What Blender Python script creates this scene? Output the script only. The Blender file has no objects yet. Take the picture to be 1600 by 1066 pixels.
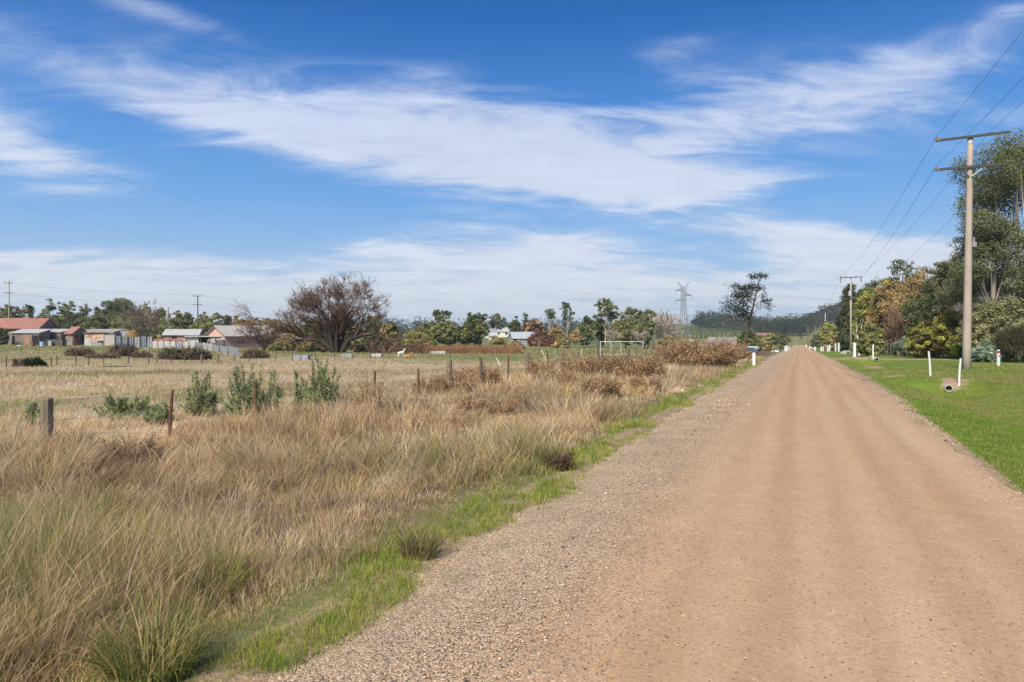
import bpy, math, random
import numpy as np

# ------------------------------------------------------------------ scene, camera, world, sun
S = bpy.context.scene
C = S.collection
rng = np.random.default_rng(7)
F, CX, HY, EYE = 1067.0, 800.0, 518.0, 1.8       # focal length and horizon of the photograph, eye height
RA = math.radians(22.87)                          # the road runs off to the right of the view axis
SA, CA = math.sin(RA), math.cos(RA)

cam = bpy.data.cameras.new('camera')
cam.sensor_width = 36.0; cam.lens = F / 1600 * 36.0
cam.shift_y = -(533 - HY) / 1600.0
cam.clip_start = 0.1; cam.clip_end = 9000
camo = bpy.data.objects.new('camera', cam); C.objects.link(camo)
camo.location = (0, 0, EYE); camo.rotation_euler = (math.radians(90), 0, 0)
S.camera = camo
S.view_settings.view_transform = 'Standard'; S.view_settings.look = 'None'
S.view_settings.exposure = 0.62; S.view_settings.gamma = 1.0
S.cycles.max_bounces = 6; S.cycles.transparent_max_bounces = 8
S.cycles.use_denoising = True

SUN_EL, SUN_AZ = math.radians(44), math.radians(205)     # azimuth from +Y towards +X
def build_world():
    w = bpy.data.worlds.new("World"); S.world = w; w.use_nodes = True
    nt = w.node_tree; N = nt.nodes; L = nt.links
    for n in list(N): N.remove(n)
    out = N.new('ShaderNodeOutputWorld'); bg = N.new('ShaderNodeBackground')
    L.new(bg.outputs[0], out.inputs[0])
    tc = N.new('ShaderNodeTexCoord')
    sep = N.new('ShaderNodeSeparateXYZ'); L.new(tc.outputs['Generated'], sep.inputs[0])
    def M(op, a, b=None, c=None, clamp=False):
        n = N.new('ShaderNodeMath'); n.operation = op; n.use_clamp = clamp
        for i, v in enumerate((a, b, c)):
            if v is None: continue
            if isinstance(v, (int, float)): n.inputs[i].default_value = v
            else: L.new(v, n.inputs[i])
        return n.outputs[0]
    x, y, z = sep.outputs
    az = M('ARCTAN2', x, y); el = M('ARCSINE', z)
    sky = N.new('ShaderNodeTexSky'); sky.sky_type = 'NISHITA'; sky.sun_disc = False
    sky.sun_elevation = SUN_EL; sky.sun_rotation = SUN_AZ
    sky.air_density = 1.0; sky.dust_density = 0.6; sky.ozone_density = 2.5
    hs = N.new('ShaderNodeHueSaturation'); hs.inputs['Saturation'].default_value = SKY_SAT; hs.inputs['Value'].default_value = 1.0
    L.new(sky.outputs[0], hs.inputs['Color'])
    # clear-sky colour by elevation, mixed with the sky model
    ramp = N.new('ShaderNodeValToRGB'); L.new(M('DIVIDE', el, 1.2, clamp=True), ramp.inputs[0])
    cr = ramp.color_ramp
    st = [(0.0, (3.4, 4.4, 5.4)), (0.06, (2.5, 3.8, 5.5)), (0.16, (1.0, 2.6, 5.4)), (0.26, (0.40, 1.7, 4.6)), (0.36, (0.07, 0.84, 3.1)), (1.0, (0.08, 0.6, 2.3))]
    while len(cr.elements) < len(st): cr.elements.new(0.5)
    for e, (p, c) in zip(cr.elements, st):
        e.position = p; e.color = (*[v / 8 for v in c], 1)
    sc_ = N.new('ShaderNodeVectorMath'); sc_.operation = 'SCALE'; sc_.inputs['Scale'].default_value = 8.0
    L.new(ramp.outputs[0], sc_.inputs[0])
    mx = N.new('ShaderNodeMix'); mx.data_type = 'RGBA'; mx.inputs[0].default_value = 0.88
    L.new(hs.outputs[0], mx.inputs[6]); L.new(sc_.outputs[0], mx.inputs[7])
    # cloud cover: soft patches in azimuth / elevation broken up by wind-drawn noise
    def ae(px, py):
        a = math.atan((px - CX) / F); return a, math.atan((HY - py) / F * math.cos(a))
    tot = None
    for (px, py, rx, ry, rot, amp) in CLOUDS:
        a0, e0 = ae(px, py); rx, ry = rx / F, ry / F; r = math.radians(rot)
        da = M('SUBTRACT', az, a0); de = M('SUBTRACT', el, e0)
        u = M('ADD', M('MULTIPLY', da, math.cos(r) / rx), M('MULTIPLY', de, -math.sin(r) / rx))
        v = M('ADD', M('MULTIPLY', da, math.sin(r) / ry), M('MULTIPLY', de, math.cos(r) / ry))
        d2 = M('ADD', M('MULTIPLY', u, u), M('MULTIPLY', v, v))
        g = M('MULTIPLY', M('POWER', 2.718, M('MULTIPLY', d2, -1.0)), amp)
        tot = g if tot is None else M('ADD', tot, g)
    zz = M('ADD', M('MAXIMUM', z, 0.0), 0.16)
    cmb = N.new('ShaderNodeCombineXYZ')
    pu = M('DIVIDE', x, zz); pv = M('DIVIDE', y, zz)
    L.new(M('ADD', M('MULTIPLY', pu, 0.75), M('MULTIPLY', pv, 0.45)), cmb.inputs[0])
    L.new(M('SUBTRACT', M('MULTIPLY', pv, 1.25), M('MULTIPLY', pu, 0.25)), cmb.inputs[1])
    def noise(scale, detail, rough, dist, off, sc=(1, 1, 1)):
        n = N.new('ShaderNodeTexNoise'); n.inputs['Scale'].default_value = scale; n.inputs['Detail'].default_value = detail
        n.inputs['Roughness'].default_value = rough; n.inputs['Distortion'].default_value = dist
        mp = N.new('ShaderNodeMapping'); mp.inputs['Location'].default_value = off; mp.inputs['Scale'].default_value = sc
        L.new(cmb.outputs[0], mp.inputs[0]); L.new(mp.outputs[0], n.inputs['Vector'])
        return n.outputs[0]
    n1 = noise(1.15, 9, 0.6, 0.35, (3.1, 1.7, 0)); n2 = noise(3.2, 9, 0.64, 0.8, (9.2, 4.4, 0), (.9, 1.25, 1))
    nn = M('ADD', M('MULTIPLY', M('SUBTRACT', n1, 0.5), 2.5), M('MULTIPLY', M('SUBTRACT', n2, 0.5), 2.0))
    dens = M('ADD', tot, M('MULTIPLY', nn, M('MINIMUM', M('ADD', M('MULTIPLY', tot, 1.2), 0.26), 1.15)))
    mr = N.new('ShaderNodeMapRange'); mr.interpolation_type = 'SMOOTHSTEP'
    mr.inputs['From Min'].default_value = 0.10; mr.inputs['From Max'].default_value = 1.34
    L.new(dens, mr.inputs['Value'])
    cov = M('MULTIPLY', mr.outputs[0], 0.84)
    cram = N.new('ShaderNodeValToRGB'); L.new(M('DIVIDE', el, 0.5, clamp=True), cram.inputs[0])
    cram.color_ramp.elements[0].color = (0.74, 0.77, 0.81, 1); cram.color_ramp.elements[1].color = (0.55, 0.625, 0.84, 1)
    cs = N.new('ShaderNodeVectorMath'); cs.operation = 'SCALE'; L.new(cram.outputs[0], cs.inputs[0])
    L.new(M('ADD', M('MULTIPLY', n2, 3.2), 5.9), cs.inputs['Scale'])
    m2 = N.new('ShaderNodeMix'); m2.data_type = 'RGBA'
    L.new(cov, m2.inputs[0]); L.new(mx.outputs[2], m2.inputs[6]); L.new(cs.outputs[0], m2.inputs[7])
    L.new(m2.outputs[2], bg.inputs[0]); bg.inputs[1].default_value = SKY_STR
SKY_SAT, SKY_STR = 1.25, 0.097
# px, py, half width, half height, tilt, amount
CLOUDS = [(30, 236, 120, 34, 12, .95), (330, 176, 250, 36, 9, .9), (560, 205, 260, 46, 13, .95), (800, 190, 250, 62, 10, .85), (830, 250, 260, 46, 13, 1.0),
          (950, 285, 200, 24, 6, .8), (1060, 205, 170, 62, -6, .62), (1250, 140, 200, 55, 0, .68), (1490, 105, 190, 36, -6, .66),
          (1110, 286, 110, 14, 0, .6), (230, 12, 130, 15, 8, .45), (1050, 78, 60, 20, 0, .4), (1560, 30, 90, 24, -10, .45),
          (830, 405, 190, 54, 6, 1.1), (600, 398, 130, 22, 4, .7), (200, 448, 340, 42, 3, 1.15), (700, 452, 420, 40, 0, .85),
          (1270, 370, 170, 26, 10, 1.15), (1390, 396, 140, 20, 4, .9), (1250, 440, 260, 36, 0, .65), (1500, 440, 200, 50, 0, .45), (-200, 180, 160, 60, 0, .7), (1900, 150, 250, 80, 0, .6), (0, 484, 2500, 24, 0, .5)]
build_world()
sun = bpy.data.lights.new('sun', 'SUN'); sun.energy = 4.2; sun.angle = math.radians(18); sun.color = (1.0, 0.93, 0.81)
suno = bpy.data.objects.new('sun', sun); C.objects.link(suno)
suno.rotation_euler = (math.radians(90) - SUN_EL, 0, math.pi - SUN_AZ)

# ------------------------------------------------------------------ terrain: heights in road coordinates (s along, t across)
def st(x, y): return SA * x + CA * y, CA * x - SA * y
def xy(s, t): return SA * s + CA * t, CA * s - SA * t
_ps = np.arange(-300, 4001, 2.0)
_pz = np.interp(_ps, [-300, 0, 18, 39, 57, 121, 200, 342, 430, 4000], [0, 0, 0, -.27, -.5, -1.53, -2.9, -5.0, -5.2, -5.2])
_pz = np.convolve(np.pad(_pz, 7, mode='edge'), np.ones(15) / 15, mode='valid')
def sm(a, b, v):
    k = np.clip((v - a) / (b - a), 0, 1); return k * k * (3 - 2 * k)
def bump(v, c, w): return np.exp(-((v - c) / w) ** 2)
def lump(x, y, k, ph):
    return (np.sin(x * k + 1.3 * np.sin(y * k * .7 + ph)) + np.sin(y * k * 1.17 + ph * 2.1 + 1.1 * np.sin(x * k * .83))) * .5
def gz(x, y):
    x = np.asarray(x, float); y = np.asarray(y, float)
    s, t = st(x, y)
    z = np.interp(s, _ps, _pz)
    emb = sm(29.0, 29.9, s) * (1 - sm(41.2, 43.5, s)) + sm(64.5, 65.6, s) * (1 - sm(71, 73, s))
    z = z - .48 * bump(t, 5.2, 1.35) * (1 - 1.08 * emb) * (1 - sm(110, 150, s))
    z = z + .10 * sm(6.8, 10, t) * (1 - sm(60, 120, s))
    z = z - .10 * bump(t, -5.5, 1.8)
    z = z + 3.0 * np.exp(-((x + 3.4) / 20.) ** 2 - ((y - 245.) / 60.) ** 2)
    z = z + .14 * emb * bump(t, 5.2, 1.6)
    far = sm(12, 40, np.abs(t))
    z = z + .07 * lump(x, y, .35, 1.) * sm(3.4, 6, -t) + far * .18 * lump(x, y, .06, 2.)
    yy = np.maximum(y, 30.); px = CX + F * x / yy
    tgt = np.interp(px, [-900, 0, 500, 900, 985, 1060, 1150, 1215, 1262, 1330, 1420, 1600, 2300],
                    [3, 3, 4, 4.5, 6.5, 9.2, 8.5, 4.0, 7, 26, 44, 52, 52])
    w = sm(330, 720, y)
    return z * (1 - w) + tgt * w
def tr(s): return 2.2 + .42 * sm(7, 26, s)      # right edge of the road
def gz1(x, y): return float(gz(x, y))
def XP(px, Y): return (px - CX) / F * Y
def ZP(py, Y): return EYE - (py - HY) * Y / F
def hit(px, py, lo=2.5, hi=700.):
    """ground point seen at a pixel"""
    Ys = np.geomspace(lo, hi, 1500)
    d = ZP(py, Ys) - gz(XP(px, Ys), Ys)
    k = np.argmax(d <= 0) if (d <= 0).any() else len(Ys) - 1
    Y = Ys[k]; return XP(px, Y), Y, gz1(XP(px, Y), Y)
def gp(px, Y):
    x = XP(px, Y); return (x, Y, gz1(x, Y))

# ------------------------------------------------------------------ mesh helpers
class MB:
    def __init__(s): s.V = []; s.Fc = []; s.Cl = []; s.n = 0
    def add(s, V, Fc, col=(1, 1, 1)):
        V = np.asarray(V, float).reshape(-1, 3)
        if isinstance(Fc, np.ndarray): Fc = [Fc]
        else:
            by = {}
            for f in Fc: by.setdefault(len(f), []).append(f)
            Fc = [np.array(v) for v in by.values()]
        for f in Fc: s.Fc.append(f + s.n)
        col = np.asarray(col, float)
        s.Cl.append(np.broadcast_to(col, (len(V), 3)) if col.ndim == 1 else col)
        s.V.append(V); s.n += len(V); return s
    def box(s, c, size, rz=0, col=(1, 1, 1), ry=0, rx=0):
        h = np.array(size) / 2.
        v = np.array([(a, b, d) for a in (-1, 1) for b in (-1, 1) for d in (-1, 1)]) * h
        v = rot(v, rx, ry, rz) + np.array(c)
        return s.add(v, np.array([(0, 1, 3, 2), (4, 6, 7, 5), (0, 4, 5, 1), (2, 3, 7, 6), (0, 2, 6, 4), (1, 5, 7, 3)]), col)
    def tube(s, P, R, n=8, col=(1, 1, 1), cap=True):
        P = np.asarray(P, float); k = len(P); R = np.broadcast_to(np.asarray(R, float), (k,))
        T = np.gradient(P, axis=0); T /= np.linalg.norm(T, axis=1)[:, None] + 1e-9
        ref = np.array([0, 0, 1.]) if abs(T[0][2]) < .9 else np.array([1., 0, 0])
        U = np.cross(T, ref); U /= np.linalg.norm(U, axis=1)[:, None] + 1e-9; W = np.cross(T, U)
        a = np.arange(n) / n * 2 * math.pi
        V = (P[:, None] + R[:, None, None] * (U[:, None] * np.cos(a)[None, :, None] + W[:, None] * np.sin(a)[None, :, None])).reshape(-1, 3)
        i = np.arange(k - 1)[:, None] * n; j = np.arange(n)[None]; j2 = (j + 1) % n
        Q = np.stack([i + j, i + j2, i + n + j2, i + n + j], -1).reshape(-1, 4)
        fs = [Q]
        if cap: fs = [Q, np.arange(n)[None, ::-1], (np.arange(n) + (k - 1) * n)[None]]
        s.V.append(V); s.Cl.append(np.broadcast_to(np.asarray(col, float), (len(V), 3)))
        for f in fs: s.Fc.append(f + s.n)
        s.n += len(V); return s
    def lathe(s, prof, c=(0, 0, 0), n=16, col=(1, 1, 1)):
        prof = np.asarray(prof, float); k = len(prof); a = np.arange(n) / n * 2 * math.pi
        V = np.stack([prof[:, 0:1] * np.cos(a), prof[:, 0:1] * np.sin(a), np.repeat(prof[:, 1:2], n, 1)], -1).reshape(-1, 3) + np.array(c)
        i = np.arange(k - 1)[:, None] * n; j = np.arange(n)[None]; j2 = (j + 1) % n
        return s.add(V, np.stack([i + j, i + j2, i + n + j2, i + n + j], -1).reshape(-1, 4), col)
    def prism(s, poly, y0, y1, col=(1, 1, 1)):
        """polygon in x,z extruded along y"""
        k = len(poly); p = np.asarray(poly, float)
        V = np.concatenate([np.c_[p[:, 0], np.full(k, y0), p[:, 1]], np.c_[p[:, 0], np.full(k, y1), p[:, 1]]])
        i = np.arange(k); i2 = (i + 1) % k
        return s.add(V, [np.stack([i2, i, i + k, i2 + k], -1), i[None], (i[::-1] + k)[None]], col) if False else s._pr(V, k, col)
    def _pr(s, V, k, col):
        i = np.arange(k); i2 = (i + 1) % k
        fs = [np.stack([i2, i, i + k, i2 + k], -1), i[None], (i[::-1] + k)[None]]
        s.V.append(V); s.Cl.append(np.broadcast_to(np.asarray(col, float), (len(V), 3)))
        for f in fs: s.Fc.append(f + s.n)
        s.n += len(V); return s
    def build(s, name, m, parent=None, smooth=False, loc=None):
        V = np.concatenate(s.V); cols = np.concatenate(s.Cl)
        me = bpy.data.meshes.new(name)
        me.vertices.add(len(V)); me.vertices.foreach_set('co', V.astype(np.float32).ravel())
        tot = sum(f.size for f in s.Fc); nf = sum(len(f) for f in s.Fc)
        me.loops.add(tot); me.loops.foreach_set('vertex_index', np.concatenate([f.ravel() for f in s.Fc]).astype(np.int32))
        lens = np.concatenate([np.full(len(f), f.shape[1]) for f in s.Fc])
        me.polygons.add(nf); me.polygons.foreach_set('loop_start', np.concatenate([[0], np.cumsum(lens)[:-1]]).astype(np.int32))
        me.polygons.foreach_set('use_smooth', np.full(nf, smooth))
        a = me.attributes.new('Col', 'FLOAT_COLOR', 'POINT')
        a.data.foreach_set('color', np.c_[cols, np.ones(len(cols))].astype(np.float32).ravel())
        me.update(calc_edges=True); me.materials.append(m)
        o = bpy.data.objects.new(name, me); C.objects.link(o)
        if parent is not None: o.parent = parent
        if loc is not None: o.location = loc
        return o
def rot(v, rx=0, ry=0, rz=0):
    v = np.asarray(v, float)
    if rx: c, s_ = math.cos(rx), math.sin(rx); v = v @ np.array([[1, 0, 0], [0, c, -s_], [0, s_, c]]).T
    if ry: c, s_ = math.cos(ry), math.sin(ry); v = v @ np.array([[c, 0, s_], [0, 1, 0], [-s_, 0, c]]).T
    if rz: c, s_ = math.cos(rz), math.sin(rz); v = v @ np.array([[c, -s_, 0], [s_, c, 0], [0, 0, 1]]).T
    return v
def tag(o, label, cat, group=None):
    o['label'] = label; o['category'] = cat
    if group: o['group'] = group
    return o
def kind(o, k): o['kind'] = k; return o
def thing(name, label, cat, loc, rz=0, group=None):
    o = bpy.data.objects.new(name, None); C.objects.link(o); o.empty_display_size = .3
    o.location = loc; o.rotation_euler = (0, 0, rz)
    return tag(o, label, cat, group)
def dup(root, loc, rz, label, group=None):
    r = root.copy(); C.objects.link(r); r.location = loc; r.rotation_euler = (0, 0, rz)
    r['label'] = label
    if group: r['group'] = group
    for ch in list(root.children):
        c = ch.copy(); C.objects.link(c); c.parent = r
    return r

# ------------------------------------------------------------------ materials
def new_mat(name):
    m = bpy.data.materials.new(name); m.use_nodes = True
    nt = m.node_tree
    for n in list(nt.nodes): nt.nodes.remove(n)
    out = nt.nodes.new('ShaderNodeOutputMaterial')
    return m, nt, nt.nodes, nt.links, out
def principled(N, L, out, rough=.8, spec=.3, metal=0):
    b = N.new('ShaderNodeBsdfPrincipled'); b.inputs['Roughness'].default_value = rough
    b.inputs['Specular IOR Level'].default_value = spec; b.inputs['Metallic'].default_value = metal
    L.new(b.outputs[0], out.inputs[0]); return b
def ntex(N, L, vec, scale, detail=5, rough=.6, dist=0, stretch=None):
    n = N.new('ShaderNodeTexNoise'); n.inputs['Scale'].default_value = scale; n.inputs['Detail'].default_value = detail
    n.inputs['Roughness'].default_value = rough; n.inputs['Distortion'].default_value = dist
    if stretch is not None:
        mp = N.new('ShaderNodeMapping'); mp.inputs['Scale'].default_value = stretch; L.new(vec, mp.inputs[0]); vec = mp.outputs[0]
    L.new(vec, n.inputs['Vector']); return n.outputs[0]
def rampn(N, L, v, stops):
    r = N.new('ShaderNodeValToRGB'); L.new(v, r.inputs[0]); cr = r.color_ramp
    while len(cr.elements) < len(stops): cr.elements.new(.5)
    for e, (p, c) in zip(cr.elements, stops):
        e.position = p; e.color = (c, c, c, 1) if isinstance(c, (int, float)) else (*c, 1)
    return r.outputs[0]
def mixn(N, L, f, a, b, mode='MIX'):
    m = N.new('ShaderNodeMix'); m.data_type = 'RGBA'; m.blend_type = mode
    for k, v in ((0, f), (6, a), (7, b)):
        if isinstance(v, (int, float)): m.inputs[k].default_value = v
        elif isinstance(v, tuple): m.inputs[k].default_value = (*v, 1)
        else: L.new(v, m.inputs[k])
    return m.outputs[2]
def mth(N, L, op, a, b=None, clamp=False):
    n = N.new('ShaderNodeMath'); n.operation = op; n.use_clamp = clamp
    for i, v in enumerate((a, b)):
        if v is None: continue
        if isinstance(v, (int, float)): n.inputs[i].default_value = v
        else: L.new(v, n.inputs[i])
    return n.outputs[0]
def bumpn(N, L, h, strength, dist, b):
    n = N.new('ShaderNodeBump'); n.inputs['Strength'].default_value = strength; n.inputs['Distance'].default_value = dist
    L.new(h, n.inputs['Height']); L.new(n.outputs[0], b.inputs['Normal'])
def coords(N, which='Object'):
    return N.new('ShaderNodeTexCoord').outputs[which]

def leaf_mat(name, trans=.3, rough=.7):
    m, nt, N, L, out = new_mat(name)
    at = N.new('ShaderNodeAttribute'); at.attribute_name = 'Col'
    d = N.new('ShaderNodeBsdfDiffuse'); t = N.new('ShaderNodeBsdfTranslucent'); mx = N.new('ShaderNodeMixShader')
    mx.inputs[0].default_value = trans
    L.new(at.outputs['Color'], d.inputs[0]); L.new(at.outputs['Color'], t.inputs[0])
    L.new(d.outputs[0], mx.inputs[1]); L.new(t.outputs[0], mx.inputs[2]); L.new(mx.outputs[0], out.inputs[0])
    return m
LEAF = leaf_mat('leaf', .28); GRASS = leaf_mat('grass_blade', .42); TWIG = leaf_mat('twig', .0)

def rough_mat(name, col, var=.25, scale=3., rough=.85, stretch=None, bump=.0, col2=None, thr=(.45, .65), spec=.25, metal=0, tint=True):
    """a base colour broken up by grain and, with col2, by patches of a second colour"""
    m, nt, N, L, out = new_mat(name)
    b = principled(N, L, out, rough, spec, metal); v = coords(N)
    at = N.new('ShaderNodeAttribute'); at.attribute_name = 'Col'
    n = ntex(N, L, v, scale, 6, .65, 0, stretch)
    c = mixn(N, L, 1.0, col, rampn(N, L, n, [(.2, 1 - var), (.8, 1 + var)]), 'MULTIPLY')
    if col2 is not None:
        n2 = ntex(N, L, v, scale * .35, 6, .7, .3)
        c = mixn(N, L, rampn(N, L, n2, [(thr[0], 0.), (thr[1], 1.)]), c, col2)
    if tint: c = mixn(N, L, 1.0, c, at.outputs['Color'], 'MULTIPLY')
    L.new(c, b.inputs['Base Color'])
    if bump: bumpn(N, L, n, bump, .02, b)
    return m
def iron_mat(name, col, rust=(.28, .10, .04), thr=(.5, .7), pitch=.2, axis=0):
    """corrugated sheet: ribs along one object axis, patches of rust"""
    m, nt, N, L, out = new_mat(name)
    b = principled(N, L, out, .55, .4, 0.0); v = coords(N)
    sp = N.new('ShaderNodeSeparateXYZ'); L.new(v, sp.inputs[0])
    w = mth(N, L, 'SINE', mth(N, L, 'MULTIPLY', sp.outputs[axis], 2 * math.pi / pitch))
    n = ntex(N, L, v, .9, 7, .7, .4); n3 = ntex(N, L, v, 5., 4, .6, 0, (1, 1, .25))
    c = mixn(N, L, rampn(N, L, n, [(thr[0], 0.), (thr[1], 1.)]), col, rust)
    c = mixn(N, L, 1., c, rampn(N, L, n3, [(.25, .72), (.75, 1.15)]), 'MULTIPLY')
    L.new(c, b.inputs['Base Color']); bumpn(N, L, w, .6, .03, b)
    return m
M_WOOD = rough_mat('weathered_timber', (.195, .158, .112), .35, 6., stretch=(6, 6, .5), bump=.4)
M_WOOD_DARK = rough_mat('dark_timber', (.10, .085, .07), .4, 5., stretch=(5, 5, .5), bump=.4)
M_POLE = rough_mat('pole_timber', (.40, .33, .27), .3, 2.4, stretch=(9, 9, .35), bump=.5, col2=(.27, .22, .18), thr=(.5, .75))
M_ARM = rough_mat('crossarm_timber', (.065, .068, .06), .35, 3., stretch=(1, 6, 6), bump=.3)
M_RUST = rough_mat('rusty_steel', (.17, .075, .045), .4, 9., bump=.4, col2=(.09, .05, .04))
M_STEEL = rough_mat('galvanised_steel', (.42, .43, .44), .15, 8., rough=.5, spec=.5)
M_WIRE = rough_mat('wire', (.05, .05, .055), .1, 4., rough=.5)
M_WIRE_PALE = rough_mat('pale_wire', (.24, .24, .24), .1, 4., rough=.5)
M_WHITE = rough_mat('white_paint', (.74, .735, .71), .10, 5., rough=.6, col2=(.50, .47, .41), thr=(.52, .75))
M_WHITE_OLD = rough_mat('flaking_white_paint', (.66, .65, .62), .1, 7., rough=.7, col2=(.32, .28, .22), thr=(.56, .66), bump=.3)
M_RED = rough_mat('red_paint', (.5, .05, .04), .2, 6., rough=.5)
M_BLACK = rough_mat('black_plastic', (.02, .025, .03), .2, 6., rough=.4)
M_NAVY = rough_mat('blue_grey_paint', (.055, .085, .13), .15, 5., rough=.45, spec=.5)
M_CONC = rough_mat('concrete', (.40, .385, .36), .2, 6., bump=.3, col2=(.26, .25, .22), thr=(.55, .75))
M_CONC_PALE = rough_mat('pale_concrete', (.66, .65, .62), .12, 5., bump=.2)
M_BARK = rough_mat('grey_bark', (.20, .165, .135), .35, 4., stretch=(4, 4, .7), bump=.5)
M_BARK_LIGHT = rough_mat('smooth_pale_bark', (.58, .51, .43), .2, 3., stretch=(4, 4, .6), bump=.3, col2=(.36, .30, .25), thr=(.5, .7))
M_BARK_DARK = rough_mat('dark_bark', (.075, .058, .048), .4, 5., stretch=(4, 4, .7), bump=.5)
M_BARK_PALE = rough_mat('pale_bark', (.42, .37, .31), .25, 3., stretch=(4, 4, .6), bump=.3, col2=(.24, .20, .165), thr=(.45, .65))
M_CERAMIC = rough_mat('glazed_ceramic', (.25, .24, .23), .1, 5., rough=.25, spec=.6)
M_PINK = rough_mat('salmon_brick', (.50, .32, .25), .1, 3.)
M_WEATHER = rough_mat('weathered_board', (.28, .225, .175), .5, 2.2, stretch=(3.5, 3.5, .5), col2=(.13, .115, .105), thr=(.42, .6))
M_BRICK = rough_mat('old_brick', (.34, .19, .14), .25, 4.)
M_CREAM = rough_mat('cream_wall', (.62, .58, .52), .1, 3.)
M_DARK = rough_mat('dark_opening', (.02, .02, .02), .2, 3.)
M_GLASS = rough_mat('window_glass', (.05, .06, .07), .1, 2., rough=.08, spec=.6)
M_BLUE = rough_mat('pale_blue_plastic', (.35, .5, .68), .1, 3., rough=.4)
M_IRON_RED = iron_mat('red_rust_roof', (.40, .185, .14), (.29, .13, .085), (.38, .66), .3, 0)
M_IRON_GREY = iron_mat('grey_iron', (.30, .32, .345), (.26, .12, .08), (.55, .70), .25, 0)
M_IRON_PALE = iron_mat('pale_iron', (.47, .465, .44), (.36, .26, .20), (.52, .72), .3, 0)
M_IRON_RUST = iron_mat('patchy_rust_iron', (.60, .47, .36), (.42, .15, .05), (.45, .6), .25, 0)
M_TAN_ROOF = iron_mat('tan_roof', (.47, .43, .38), (.36, .31, .26), (.5, .7), .35, 0)
M_ANIMAL_W = rough_mat('white_fleece', (.72, .66, .55), .15, 8., tint=False)
M_ANIMAL_B = rough_mat('tan_hide', (.42, .20, .09), .2, 8., tint=False)
M_ANIMAL_D = rough_mat('dark_hide', (.03, .025, .02), .2, 8., tint=False)

# ------------------------------------------------------------------ ground
def region_cols(x, y):
    s, t = st(x, y)
    n = len(x)
    straw = np.array([.38, .295, .185]); soil = np.array([.16, .115, .07]); green = np.array([.085, .145, .028]); lawn = np.array([.125, .20, .03])
    olive = np.array([.15, .15, .06]); fargreen = np.array([.12, .17, .05]); vine = np.array([.085, .12, .04])
    c = np.tile(straw, (n, 1))
    def put(w, col):
        w = np.clip(w, 0, 1)[:, None]; c[:] = c * (1 - w) + np.asarray(col) * w
    patch = .5 + .5 * lump(x, y, .11, .5) * 1.2
    put(np.where(t < -12, patch * .35 * sm(20, 45, y), 0), olive)
    # the paddock is greener towards the far fence and beyond it
    px = CX + F * x / np.maximum(y, 5)
    put(np.where(t < -9, sm(40, 62, y) * .75 * sm(480, 700, px), 0), np.array([.17, .175, .06]))
    put(np.where(t < -9, sm(52, 60, y) * .85, 0), np.array([.17, .17, .065]))
    put(sm(-10, -8.6, t) * (1 - sm(-3.6, -2.6, t)), soil)
    put(sm(-3.5, -3.0, t), np.array([.17, .165, .07]))
    rw = sm(-.4, 0, t - tr(s)); put(rw, lawn)
    put(rw * (.25 + .35 * lump(x, y, .5, 3.)) , np.array([.17, .19, .035]))
    put(sm(2.2, 2.6, t) * sm(14, 19, t), np.array([.11, .09, .055]))
    put(sm(150, 230, y) * (1 - sm(-14, -9, t) * sm(-30, 0, t)), fargreen)
    put(sm(170, 300, s) * bump(t, 0, 60), np.array([.20, .185, .075]))
    put(sm(430, 520, y) * sm(960, 1010, px) * (1 - sm(1150, 1190, px)), vine)
    put(sm(500, 600, y) * sm(1255, 1290, px), np.array([.05, .06, .03]))
    return c
def dirt_w(x, y):
    s, t = st(x, y)
    d1 = sm(65.0, 66.0, s) * (1 - sm(70.2, 71.6, s)) * sm(2.2, 2.7, t) * (1 - sm(16, 24, t))       # far driveway
    d2 = bump(t, 5.2, 1.0) * sm(42, 45, s) * (1 - sm(62, 65, s)) * .75                            # worn ditch bed
    d3 = np.exp(-((t - 5.3) / .8) ** 2 - ((s - 29.9) / .9) ** 2) * .7                              # soil round the pipe mouth
    d3 = d3 + np.exp(-((t - 3.7) / .8) ** 2 - ((s - 33.5) / 1.5) ** 2) * .7
    d4 = bump(t, -2.72, .3) * .85 + bump(t, tr(s) - .02, .2) * .8
    d5 = np.exp(-((t - 17) / 1.5) ** 2) * sm(44, 50, s) * (1 - sm(60, 66, s)) * .6
    d6 = np.exp(-((t - 8.1) / .5) ** 2 - ((s - 42.6) / .5) ** 2) * .7
    return np.clip(d1 + d2 + d3 + d4 + d5 + d6, 0, 1)
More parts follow.
